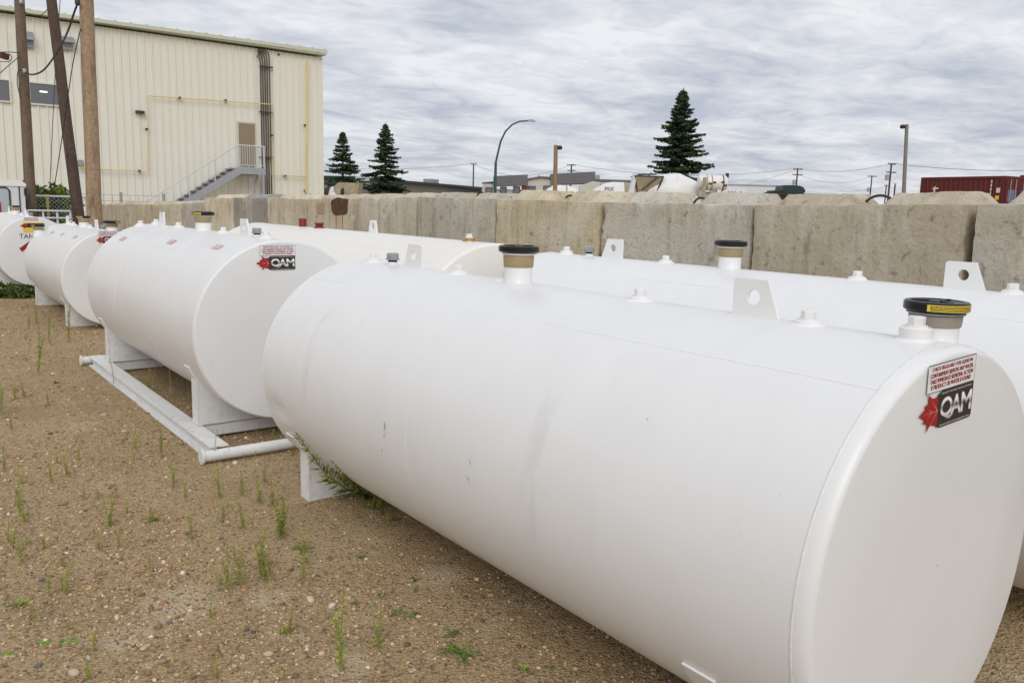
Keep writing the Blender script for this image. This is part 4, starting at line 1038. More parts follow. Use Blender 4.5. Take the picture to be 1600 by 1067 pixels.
# ------------------------------------------------------------------ spruces
def spruce(label, px, ptop, depth, pw, seed, cones=True, bare=0.0):
    base = at_d(px, 330, depth); H = at_d(px, ptop, depth).z; Rb = pw/F_PX*depth*.5
    o = thing('spruce_tree', label, 'tree', (base.x, base.y, 0), 0, 'spruces beyond the wall')
    MB().tube([(0,0,-.1),(0,0,H*.5),(0,0,H*.99)], .17, 8, True, .02).build('trunk', M['bark'], o, 60)
    g = random.Random(seed); V_, T_ = [], []
    greens = [s2l(60,84,58), s2l(78,102,64), s2l(46,64,50), s2l(98,114,70), s2l(66,88,72)]; browns = [s2l(104,66,46), s2l(86,58,42)]
    def tri_leaf(p, d, wd, col):
        q = d.cross(Vector((g.uniform(-1,1), g.uniform(-1,1), g.uniform(-1,1))))
        if q.length < 1e-5: return
        q = q.normalized()*wd
        V_.extend([tuple(p-q), tuple(p+q), tuple(p+d+q*.25), tuple(p+d-q*.25)]); T_.extend([col]*4)
    z = H*.985; lvl = 0
    while z > H*.06:
        f = 1-z/H; rad = Rb*1.52*(f**.88+.012)*g.uniform(.80, 1.13)*(1 if f < .9 else .8)
        gap = .10+.46*min(1, f*2.2)*g.uniform(.7, 1.35)*(1+bare)
        nb = 6+int(7*min(1, f*2.5)); a0 = g.random()*6
        for k in range(nb):
            a = a0+2*PI*k/nb+g.uniform(-.4, .4); Lb = rad*g.uniform(.62, 1.12)
            if g.random() < .07 and f > .2: continue
            zz_ = z+g.uniform(-.12, .12)*min(1, f*3)
            m = max(4, int(Lb/.11)); droop = (.22+.25*f)*g.uniform(.6, 1.5); out = Vector((math.cos(a), math.sin(a), 0))
            for i in range(1, m+1):
                t = i/m; p = Vector((0,0,zz_))+out*Lb*t+Vector((0,0,-droop*Lb*t*.9+.42*Lb*t*t*.55))
                wl = (.12+.36*min(Lb, 1.8)*(1-t)*.75)
                side = Vector((-out.y, out.x, 0)); base_c = greens[g.randrange(5)]
                for sgn in (-1, 1):
                    for rep in range(3):
                        d = (side*sgn*g.uniform(.6, 1)+out*g.uniform(.2, .9)+Vector((0,0,g.uniform(-.45, .15))))
                        tri_leaf(p+Vector((0,0,g.uniform(-.04,.04))), d*wl*g.uniform(.7, 1.3), .06+.04*g.random(), tuple(c*g.uniform(.65, 1.25) for c in base_c))
                # hanging twigs
                if g.random() < .8: tri_leaf(p, Vector((g.uniform(-.3,.3), g.uniform(-.3,.3), -1))*g.uniform(.10, .26), .05, tuple(c*g.uniform(.5, 1) for c in base_c))
                if cones and f < .75 and g.random() < .16: tri_leaf(p, Vector((g.uniform(-.2,.2), g.uniform(-.2,.2), -1))*.16, .05, browns[g.randrange(2)])
            tri_leaf(Vector((0,0,zz_))+out*Lb*.98+Vector((0,0,(-droop*.9+.23)*Lb)), (out+Vector((0,0,.25)))*.16, .04, greens[1])
        z -= gap*g.uniform(.75, 1.1); lvl += 1
    for k in range(7): tri_leaf(Vector((0,0,H-.35+.05*k)), Vector((g.uniform(-.3,.3), g.uniform(-.3,.3), .8))*.3, .03, greens[0])
    Vn = np.array(V_); link('crown', tone_mesh('crown', Vn, np.arange(len(Vn)).reshape(-1, 4), np.array(T_), M['needles']), o)
    return o
spruce('big dark spruce standing behind the mixer drum', 1057, 144, 60, 120, 3)
spruce('smaller spruce with open branches right beside the cream building', 536, 208, 70, 76, 8, True, .25)
spruce('taller of the two spruces near the cream building', 602, 196, 72, 76, 21)

# ------------------------------------------------------------------ far buildings
def frame_between(pa, pb, depth_a, depth_b):
    a, b_ = at_d(pa[0], pa[1], depth_a), at_d(pb[0], pb[1], depth_b); d = Vector((b_.x-a.x, b_.y-a.y, 0)); return a, b_, d.length, math.atan2(d.y, d.x)
a, b_, ln, rz_ = frame_between((548, 284), (755, 297), 76, 108)
shed = thing('long_shed', 'long low grey shed with dark green roof edge behind the two spruces', 'building', (a.x, a.y, 0), rz_)
h = at_d(650, 284.6, 90).z
MB().box((0, 0, 0), (ln, 14, h-.28)).build('wall', M['greywall'], shed)
MB().box((-.4, -.5, h-.27), (ln+.4, 14.5, h)).build('roof', M['dkgreen'], shed)
for px in (698, 707): 
    t_ = ((px-548)/(755-548))*ln*.87; MB().box((t_-.45, 1.5, h+.004), (t_+.45, 2.5, h+.55)).build('roof_vent', M['galv'], shed)
p = at_d(566, 282, 74); sg_ = thing('sign_board', 'pale sign board glimpsed between the two left spruces', 'sign', (p.x, p.y, 0), -R(37)); MB().box((-.62, 0, p.z-.3), (.62, .1, p.z+.32)).build('board', M['whitegrey'], sg_)
MB().box((-.3, -.02, p.z-.22), (.62, -.002, p.z-.05)).build('arrow', M['dkgreen'], sg_); MB().tube([(0,.06,0),(0,.06,p.z-.3)], .06, 8).build('post', M['galv'], sg_)
p0, p1 = at_d(500, 285, 62), at_d(545, 285, 62)
cn = thing('canopy', 'dark green flat canopy beside the cream building corner', 'canopy', (p0.x, p0.y, 0), -YAW); wd = (p1-p0).length
zc_ = at_d(522, 285, 62).z
MB().box((0, 0, zc_-.18), (wd, 3, zc_)).box((wd*.25, .1, zc_-.5), (wd, 2.9, zc_-.181)).build('roof', M['dkgreen'], cn)
for x in (.3, wd-.3): MB().box((x-.1, .5, 0), (x+.1, .7, zc_-.501)).build('post', M['dkgreen'], cn)

ob = thing('office_building', 'low pale building with dark grey parapets and square windows', 'building', at_d(752, 323, 96)-Vector((0,0,at_d(752, 323, 96).z)), -YAW)
D0 = 96
def ox(px): return (px-752)/F_PX*D0
def oz(px, py): return at_d(px, py, D0).z
MB().box((0, .3, 0), (ox(1010), 16, oz(800, 291)-.4)).build('wall', M['ltwall'], ob)
MB().prism([(0,0,oz(752,287)),(ox(772),0,oz(772,285.2)),(ox(772),0,oz(772,283.5)),(0,0,oz(752,285.5))], (0, 8, 0)).build('roof_edge', M['dkgrey_panel'], ob)
MB().box((.1, .1, 0), (ox(771), 8, oz(760, 287.2))).build('wall', M['ltwall'], ob)
MB().prism([(ox(770),-.5,oz(770,291)),(ox(823),-.5,oz(823,290)),(ox(823),-.5,oz(823,273.5)),(ox(770),-.5,oz(770,276))], (0, 3, 0)).build('parapet', M['dkgrey_panel'], ob)
MB().prism([(ox(823.5),0,0),(ox(861),0,0),(ox(861),0,oz(861,279)),(ox(842),0,oz(842,278)),(ox(823.5),0,oz(823,281))], (0, 8, 0)).build('wall', M['ltwall'], ob)
MB().prism([(ox(823.5),-.3,oz(823,281)),(ox(842),-.3,oz(842,278)),(ox(861),-.3,oz(861,279)),(ox(861),-.3,oz(861,277)),(ox(842),-.3,oz(842,276)),(ox(823.5),-.3,oz(823,279))], (0, 8, 0)).build('roof_edge', M['dkgrey_panel'], ob)
MB().prism([(ox(859),-.6,oz(859,289)),(ox(927),-.6,oz(927,287)),(ox(927),-.6,oz(927,269)),(ox(859),-.6,oz(859,272.5))], (0, 4, 0)).build('parapet', M['dkgrey_panel'], ob)
MB().prism([(ox(927.5),0,oz(927,283)),(ox(1010),0,oz(1010,286)),(ox(1010),0,oz(1010,283)),(ox(927.5),0,oz(927,280))], (0, 9, 0)).build('roof_edge', M['dkgrey_panel'], ob)
MB().box((ox(927.5), .15, 0), (ox(1010), 9, oz(960, 285))).build('wall', M['ltwall'], ob)
MB().box((ox(814), -.05, 0), (ox(823), .29, oz(820, 291))).build('wall', M['redwall'], ob)
for (x0, x1, ya, yb) in ((759,768,294,297.5),(782,790,293,297),(802,811,292.5,297.5),(825,835,292,297),(849,857,291.5,297),(928,938,290,299)):
    fr = MB().box((ox(x0)-.08, -.1, oz(x0, yb)-.4), (ox(x1)+.08, -.02, oz(x0, ya)+.08)).build('window', M['lampblack'], ob); MB().box((ox(x0), -.13, oz(x0, yb)-.35), (ox(x1), -.101, oz(x0, ya))).build('pane', M['glass'], fr)
MB().box((ox(930), 2, oz(930, 280)), (ox(938), 3.2, oz(930, 273))).build('roof_unit', M['galv'], ob)
MB().box((ox(839), 1, oz(842, 277)), (ox(843), 2, oz(842, 274.5))).build('roof_vent', M['galv'], ob)
p0 = at_d(1118, 300, 70)
wb = thing('white_trailer', 'flat pale trailer roof with red marker lamps seen over the wall', 'trailer', (p0.x, p0.y, 0), -YAW)
k = 70/F_PX; zt2 = at_d(1170, 288.5, 70).z; zb2 = at_d(1140, 298, 70).z
MB().box((0, 0, 1.0), (96*k, 2.4, zt2-.12)).build('body', M['whitegrey'], wb)
MB().prism([(.5*k,-.05,zt2-.11),(93*k,-.05,zt2-.11),(97*k,-.05,zt2-.35),(99*k,-.05,zt2-.35),(95*k,-.05,zt2),(.5*k,-.05,zt2)], (0, 2.5, 0)).build('roof_rail', M['steelgrey'], wb)
MB().box((-2*k, -.3, zb2-.30), (46*k, -.06, zb2)).build('marker_bar', M['plainwhite'], wb)
for x in (1, 19, 24, 29, 38): MB().box(((x-.9)*k, -.34, zb2-.16), ((x+.9)*k, -.301, zb2-.06)).build('marker_lamp', M['redlamp'], wb)
for x in (8, 20, 70): MB().lathe([(.5,-.15),(.52,-.1),(.52,.1),(.5,.15)], 18, (x*k, .5, .52), 'y').build('wheel', M['rubber'], wb, 40)
p0 = at_d(1222, 301, 62); k = 62/F_PX
tk = thing('dark_truck_cab', 'dark green rounded cab roof beside the pale trailer', 'truck', (p0.x, p0.y, 0), -YAW)
z0, z1_ = at_d(1240, 301, 62).z, at_d(1240, 289.5, 62).z; hh = z1_-z0
MB().prism([(0,0,z0),(36*k,0,z0),(36*k,0,z0+hh*.35),(33*k,0,z0+hh*.72),(27*k,0,z0+hh*.93),(16*k,0,z0+hh),(2*k,0,z0+hh*.96),(.2*k,0,z0+hh*.55)], (0, 1.8, 0)).build('cab_roof', M['dkgreen'], tk, 45)
MB().box((.2, .02, .8), (34*k, 1.78, z0-.002)).build('cab', M['dkgreen'], tk)
MB().box((-14*k, .1, z0-.25), (-.01, 1.6, z0+.12)).build('deck', M['lampblack'], tk)
MB().box((-30*k, -.5, z0-.22), (84*k, -.3, z0-.05)).build('side_rail', M['lampblack'], tk)
for x in (4, 28): MB().lathe([(.45,-.12),(.47,-.1),(.47,.1),(.45,.12)], 18, (x*k, .2, .47), 'y').build('wheel', M['rubber'], tk, 40)

# ------------------------------------------------------------------ concrete mixers
def mixer(label, px, depth, facing=0, full=True):
    p = at_d(px, 320, depth); return thing('concrete_mixer', label, 'mixer truck', (p.x, p.y, 0), -YAW+facing, 'parked concrete mixers')
def chassis(root, x0, x1, z, y=0):
    MB().box((x0, y-.45, z-.25), (x1, y+.45, z)).build('chassis', M['lampblack'], root)
    for x in (x0+.6, x0+1.9, x1-.7): 
        for sy in (-1, 1): MB().lathe([(.48,-.14),(.5,-.12),(.5,.12),(.48,.14)], 18, (x, y+sy*.85, .5), 'y').build('wheel', M['rubber'], root, 40)
def drum_tilt(prof, x0, z0, tilt, root, name, mt, n=36):
    b = MB().lathe([(r_, h_) for h_, r_ in prof], n, (0, 0, 0), 'x'); me = b.mesh(name, M[mt], 35); o = link(name, me, root, (x0, 0, z0)); o.rotation_euler = (0, tilt, 0); return o
D4 = 50; k4 = D4/F_PX
m4 = mixer('white concrete mixer with hopper, drum and water tank in front of the big spruce', 1048, D4)
zx = lambda px, py: at_d(px, py, D4).z
chassis(m4, -2.8, 3.2, .95)
dz = zx(1050, 271)-1.18
drum_tilt([(-1.95,.62),(-.9,.98),(.05,1.19),(.35,1.2),(1.35,.85),(1.75,.55),(1.8,.05)], 0, dz, R(4), m4, 'drum', 'mixer_white')
# hopper at left : open funnel with frame
hx0, hx1 = (988-1048)*k4, (1031-1048)*k4; zt3, zb3 = zx(1000, 276.5), zx(1000, 303)
vs = []
for (sx_, zz_) in ((1, zt3), (.62, zb3)):
    cx = (hx0+hx1)/2-.05; hw = (hx1-hx0)/2*sx_
    vs += [(cx-hw, -.75*sx_-.25, zz_), (cx+hw, -.75*sx_-.25, zz_), (cx+hw, .6*sx_, zz_), (cx-hw, .6*sx_, zz_)]
hp = MB().add(vs, [(0,1,5,4),(1,2,6,5),(2,3,7,6),(3,0,4,7)]).build('hopper', M['olive'], m4)
b = MB(); e_ = [vs[i] for i in range(4)]
for i in range(4): b.tube([e_[i], e_[(i+1) % 4]], .04, 6)
b.tube([vs[1], (vs[5][0]-.05, vs[5][1]-.15, vs[5][2])], .055, 6); b.tube([(hx0+.35,-1.05,zb3+.2), (hx1-.35,-1.05,zt3)], .05, 6)
b.build('hopper_frame', M['conduit'], hp)
MB().prism([(hx0-.35,-.9,zb3),(hx0-.1,-.9,zb3),(hx0+.1,-.9,zt3+.12),(hx0-.1,-.9,zt3+.12)], (0,.7,0)).build('chute_plate', M['whitegrey'], m4)
b = MB().tube([(hx0+.1,-.3,zt3+.1),((1022-1048)*k4,-.3,zt3+.16)], .05, 8).tube([((1006-1048)*k4,-.6,zt3-.1),((1014-1048)*k4,-.2,zt3+.22)], .045, 6).build('top_pipe', M['conduit'], m4)
# water tank with straps
wy = -1.35; x0_, x1_ = (1080-1048)*k4, (1125-1048)*k4; rt_ = .45; zw = zx(1100, 287)
wt = MB().lathe([(.12,x0_),(rt_*.85,x0_+.05),(rt_,x0_+.16),(rt_,x1_-.16),(rt_*.85,x1_-.05),(.12,x1_)], 28, (0, wy, zw), 'x').build('water_tank', M['mixer_white'], m4, 40)
for x in (x0_+.78, x0_+.5, x1_-.3): MB().lathe([(rt_+.012,x-.03),(rt_+.012,x+.03)], 28, (0, wy, zw), 'x', False, False).build('strap', M['rust' if x > x1_-.4 else 'tan'], wt)
for (x, zq) in ((x0_+.66,-.05),(x0_+.9,0.02),(x1_-.35,.05),(x1_-.2,-.12)): MB().box((x-.09, wy-rt_-.03, zw+zq-.06), (x+.09, wy-rt_+.06, zw+zq+.04)).build('bracket', M['rust'], wt)
for x in (x0_+.35, x1_-.5): MB().box((x-.12, wy-.3, 1.0), (x+.12, wy+.3, zw-rt_+.06)).build('tank_stand', M['mixer_white'], m4)
MB().box(((1084.5-1048)*k4, wy-.75, 1.0), ((1089.5-1048)*k4, wy-.65, zx(1087, 279.5))).build('upright', M['olive'], m4)
MB().box((1.8, -.9, 1.0), (4.0, .9, zx(1100, 302))).build('cab', M['mixer_white'], m4)
MB().box((x1_-.1, wy-.1, zw+.3), (x1_+.05, wy+.1, zw+.58)).build('filler', M['lampblack'], wt)

D3 = 68; k3 = D3/F_PX
m3 = mixer('white mixer drum with MIX lettering left of the hopper', 955, D3); zx = lambda px, py: at_d(px, py, D3).z
chassis(m3, -2.6, 2.6, .95); zc3 = zx(955, 284.5)-1.2
drum_tilt([(-1.75,.35),(-1.25,.75),(-.45,1.13),(0,1.2),(.9,1.2)], 0, zc3, 0, m3, 'drum', 'mixer_white')
drum_tilt([(.905,1.215),(1.5,1.17),(1.55,.9)], 0, zc3, 0, m3, 'end_ring', 'olive')
vs, fs = text_polys('MIX', .72, .30, -.32, 0)
b = MB()
vv = []
for (u, v_) in vs:
    a = R(208)-v_*.8/1.1; rr = 1.17+(.03 if u > -.2 else -.02); vv.append((u, rr*math.cos(a)*1.0, rr*abs(math.sin(a))*.0+v_+.62))
vv = [(x, -math.sqrt(max(.01, (1.22-.18*max(0,-x-.1))**2-z*z))-.03, zc3+z) for x, _, z in vv]
b.add(vv, fs).build('lettering', M['print_black'], m3)
MB().prism([((972-955)*k3+.8,-1.3,zx(980,303)),((976-955)*k3+.8,-1.3,zx(980,303)),((979-955)*k3+.8,-1.3,zx(980,284)),((976-955)*k3+.8,-1.3,zx(980,284))], (0,.2,0)).build('upright', M['whitegrey'], m3)

D2 = 80; k2 = D2/F_PX
m2 = mixer('pair of white rounded mixer drums showing above the wall below the brown lamp post', 876, D2); zx = lambda px, py: at_d(px, py, D2).z
chassis(m2, -2.2, 2.2, .95); zc2 = zx(876, 289.3)-1.15
drum_tilt([(-1.75,.3),(-1.3,.8),(-.6,1.12),(-.1,1.15),(.42,1.10)], 0, zc2, 0, m2, 'drum', 'mixer_white')
drum_tilt([(.425,1.12),(.55,1.12)], 0, zc2, 0, m2, 'band', 'olive')
drum_tilt([(.555,1.10),(1.2,.98),(1.6,.72),(1.65,.1)], 0, zc2, 0, m2, 'drum_nose', 'mixer_white')
MB().prism([((905-876)*k2,.2,1.2),((936-876)*k2,.2,1.2),((936-876)*k2,.2,zx(925,284)),((925-876)*k2,.2,zx(925,283.5)),((905-876)*k2,.2,zx(905,290.5))], (0,1.2,0)).build('chute', M['ltwall'], m2)

D1 = 44; k1 = D1/F_PX
m1 = mixer('white mixer with an olive hopper beside the corner of the cream building', 535, D1); zx = lambda px, py: at_d(px, py, D1).z
chassis(m1, -2.4, 1.6, .8); zc1 = zx(505, 296)-1.0
drum_tilt([(-1.6,.3),(-1.2,.78),(-.75,1.0),(-.42,1.0)], 0, zc1, 0, m1, 'drum', 'mixer_white')
drum_tilt([(-.86,1.02),(-.72,1.05),(-.60,1.05)], .05, zc1+.1, 0, m1, 'band', 'rust')
drum_tilt([(-.8,1.0),(-.4,1.12),(.05,.95),(.15,.5)], .1, zc1+.1, 0, m1, 'drum_nose', 'mixer_white')
xa, xb = (533-535)*k1, (566-535)*k1; zt3, zb3 = zx(550, 286.5), zx(550, 306)
MB().prism([(xa-.02,-.9,zb3),(xb-.1,-.9,zb3),(xb,-.9,zt3),(xa+.05,-.9,zt3),(xa-.22,-.9,zt3-.25)], (0,1.2,0)).build('hopper', M['olive'], m1)
MB().prism([(xa+.15,-.92,zb3),(xa+.36,-.92,zb3),(xa+.34,-.92,zt3-.25),(xa+.18,-.92,zt3-.35)], (0,.015,0)).build('hopper_opening', M['lampblack'], m1)

# ------------------------------------------------------------------ containers
def container(label, px, py, depth, rz, L_=6.06, letters=True):
    p = at_d(px, py, depth); H = 2.59; z0 = p.z-H
    o = thing('shipping_container', label, 'shipping container', (p.x, p.y, 0), rz)
    # corrugated long side faces local -y, doors at local +x end
    prof = []; x = .12
    while x < L_-.2: prof += [(x, 0), (x+.07, .036), (x+.17, .036), (x+.24, 0)]; x += .28
    vs = [(a, b_+.012, z0+.16) for a, b_ in prof]+[(a, b_+.012, z0+H-.12) for a, b_ in prof]; n = len(prof)
    MB().add(vs, [(i, i+1, n+i+1, n+i) for i in range(n-1)]).build('side_panel', M['container'], o)
    b = MB().box((0,0,z0+H-.12),(L_,2.43,z0+H)).box((0,0,z0),(L_,2.43,z0+.16)); 
    for x in (0, L_-.14): b.box((x, 0, z0+.161), (x+.14, .1, z0+H-.121)).box((x, 2.33, z0+.161), (x+.14, 2.43, z0+H-.121))
    b.box((.02,.06,z0+.161),(L_-.03,2.4,z0+H-.121)).build('frame', M['container'], o)
    for k in range(2):
        d = MB().box((L_-.02, .12+k*1.11, z0+.18), (L_+.02, 1.2+k*1.11, z0+H-.14)).build('door', M['container'], o)
        for q in (.3, .75): MB().tube([(L_+.05, .12+k*1.11+q, z0+.2), (L_+.05, .12+k*1.11+q, z0+H-.15)], .02, 6).build('lock_rod', M['steelgrey'], d, 50)
        MB().box((L_+.021, .3+k*1.11, z0+1.3), (L_+.026, 1.0+k*1.11, z0+1.9)).build('print', M['bluegrey_print'], d)
    if letters:
        b = MB()
        for i, ch in enumerate(('t', 'e')):
            vs, fs = text_polys(ch, .42, .55, .95, z0+H-.75-i*.72); b.add([(a, -.006, c) for a, c in vs], fs)
        for i in range(7): b.box((L_-.75, -.004, z0+H-.35-i*.2), (L_-.68, -.002, z0+H-.2-i*.2))
        b.box((L_-.42, -.004, z0+H-.85), (L_-.22, -.002, z0+H-.6))
        b.build('lettering', M['cont_print'], o)
        MB().box((L_-.44, -.004, z0+H-1.2), (L_-.24, -.002, z0+H-1.0)).build('yellow_mark', M['yellow'], o)
    ch = MB().box((.1, .4, z0-.3), (L_-.1, 2.0, z0-.004)).build('chassis', M['lampblack'], o)
    for x in (.9, 2.1, L_-1.0): 
        for y in (.35, 2.05): MB().lathe([(.4,-.13),(z0*.48,-.11),(z0*.48,.11),(.4,.13)], 18, (x, y, z0*.48), 'y').build('wheel', M['rubber'], o, 40)
    return o
ca, cb_ = at_d(1439.5, 277.5, 46.5), at_d(1572, 274.5, 42.3)
container('dark red shipping container with white letters standing beyond the wall', 1439.5, 277.5, 46.5, math.atan2(cb_.y-ca.y, cb_.x-ca.x), (Vector((cb_.x-ca.x, cb_.y-ca.y))).length)
container('second red container cut by the right edge of the photo', 1594, 274, 48, math.atan2(cb_.y-ca.y, cb_.x-ca.x), 6.06, False)

# ------------------------------------------------------------------ lamp posts, utility poles, wires
p = at_d(773, 322, 65); H = at_d(800, 190.5, 65).z; k = 65/F_PX
lp = thing('street_lamp', 'tall green street lamp with a curved arm', 'street lamp', (p.x, p.y, 0), -YAW)
pts = [(0,0,0),(0,0,at_d(775,255,65).z),((776-773)*k,0,at_d(776,240,65).z),((780-773)*k,0,at_d(780,222,65).z),((787-773)*k,0,at_d(787,207,65).z),((797-773)*k,0,at_d(797,197,65).z),((808-773)*k,0,at_d(808,192,65).z),((822-773)*k,0,H)]
MB().tube([pts[0],pts[1]], .15, 12, True, .10).tube(pts[1:], .085, 10, True, .055).build('post', M['green_pole'], lp, 60)
xe = (822-773)*k
MB().prism([(xe-.05,-.13,H-.06),(xe+.5,-.13,H-.08),(xe+.56,-.13,H-.02),(xe+.35,-.13,H+.10),(xe-.05,-.13,H+.08)], (0,.26,0)).build('lamp_head', M['galv'], lp)
def post(label, px, ptop, pbot_px, depth, r_, mt, side):
    tp = at_d(px, ptop, depth); bt = at_d(pbot_px, 335, depth); d = (tp-bt)/(tp.z-bt.z); base = bt-d*bt.z
    o = thing('lamp_post', label, 'lamp post', (base.x, base.y, 0), 0)
    MB().tube([(0,0,0), tp-Vector((base.x, base.y, 0))], r_, 12, True, r_*.8).build('post', M[mt], o, 60)
    q = tp-Vector((base.x, base.y, 0)); u = rt*side; u.z = 0; u.normalize()
    lm = MB().lathe([(.05,.12),(.14,.08),(.17,-.02),(.12,-.12),(.02,-.13)], 14).build('lamp_head', M['lampblack'], o, 50, q+u*.24+Vector((0,0,-.12))); MB().tube([q-Vector((0,0,.1)), q+u*.2-Vector((0,0,.08))], .03, 6).build('bracket', M['galv'], o)
    return o
post('short brown lamp post in front of the grey parapet', 868.5, 227.5, 866.5, 50, .15, 'brown_pole', 1)
post('tall grey lamp post left of the red container', 1417, 195, 1410.5, 50, .125, 'grey_pole', -1)
def upole(label, px, ptop, depth, arms, tf=False):
    tp = at_d(px, ptop, depth); o = thing('utility_pole', label, 'utility pole', (tp.x, tp.y, 0), -YAW, 'distant utility poles')
    MB().tube([(0,0,0),(0,0,tp.z)], .17, 8, True, .13).build('shaft', M['pole_dark'], o, 60)
    for (dzp, hw) in arms:
        z = tp.z-dzp/F_PX*depth; h_ = hw/F_PX*depth
        c = MB().box((-h_, -.26, z-.07), (h_, -.14, z+.07)).build('crossarm', M['pole_dark'], o)
        for t_ in (-1, -.5, .5, 1): MB().box((h_*t_-.05, -.25, z+.072), (h_*t_+.05, -.15, z+.25)).build('insulator', M['galv'], c)
    if tf:
        z = tp.z-22/F_PX*depth; MB().lathe([(.25,-.4),(.3,-.35),(.3,.4),(.25,.45)], 14, (-.5, -.1, z)).build('transformer', M['steelgrey'], o, 40)
    return o, tp
uA, tA = upole('thin utility pole left of the street lamp', 740, 256, 165, [(.6, 5)])
uB, tB = upole('utility pole behind the grey parapet of the low building', 893, 257, 150, [(1.4, 7), (10, 6)])
uC, tC = upole('utility pole right of the big spruce above the dark cab', 1246.5, 263, 150, [(2, 7), (10.5, 7.5)], True)
uD, tD = upole('most distant small utility pole left of the tall grey lamp post', 1362.5, 274.5, 175, [(1.5, 7)], True)
uE, tE = upole('utility pole with a transformer just left of the tall grey lamp post', 1393, 255.5, 125, [(1.5, 6), (14, 7.5)], True)
uF, tF = upole('small stub pole between two utility poles far off', 1385, 289.5, 190, [(1, 3)])
p = at_d(1399, 286, 90); o = thing('lamp_post', 'slim white globe lamp beside the utility pole', 'lamp post', (p.x, p.y, 0)); MB().tube([(0,0,0),(0,0,p.z-.2)], .08, 8).build('post', M['lampblack'], o, 50); MB().lathe([(.04,-.2),(.16,-.1),(.18,.02),(.12,.16),(.02,.2)], 12, (0,0,p.z)).build('globe', M['st_white'], o, 50)
def span(label, a, b_, sag, r_=.022):
    a, b_ = Vector(a), Vector(b_); pts = [a.lerp(b_, t)-Vector((0,0,sag*4*t*(1-t))) for t in np.linspace(0, 1, 17)]
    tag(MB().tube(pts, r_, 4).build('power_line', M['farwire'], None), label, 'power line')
span('power line from the cream building side to the thin utility pole', at_d(480, 258, 190), tA, 1.0, .03)
span('sagging power line between the thin utility pole and the parapet pole', tA, tB, 2.2, .03)
span('power line from the parapet pole to the pole right of the spruce', tB, tC, 1.6, .03)
span('lower power line from the parapet pole across behind the spruce', tB-Vector((0,0,.9)), tC-Vector((0,0,.1)), 4.0, .026)
span('power line from the pole above the dark cab to the transformer pole', tC, tE, .9, .028)
span('lower power line from the pole above the dark cab to the most distant pole', tC-Vector((0,0,1)), tD, 1.6, .026)
span('power line running right above the red container', tE, at_d(1750, 259, 120), .9, .035)
span('low power line left of the most distant pole', at_d(1250, 300, 190), at_d(1385, 292, 190), .6, .026)

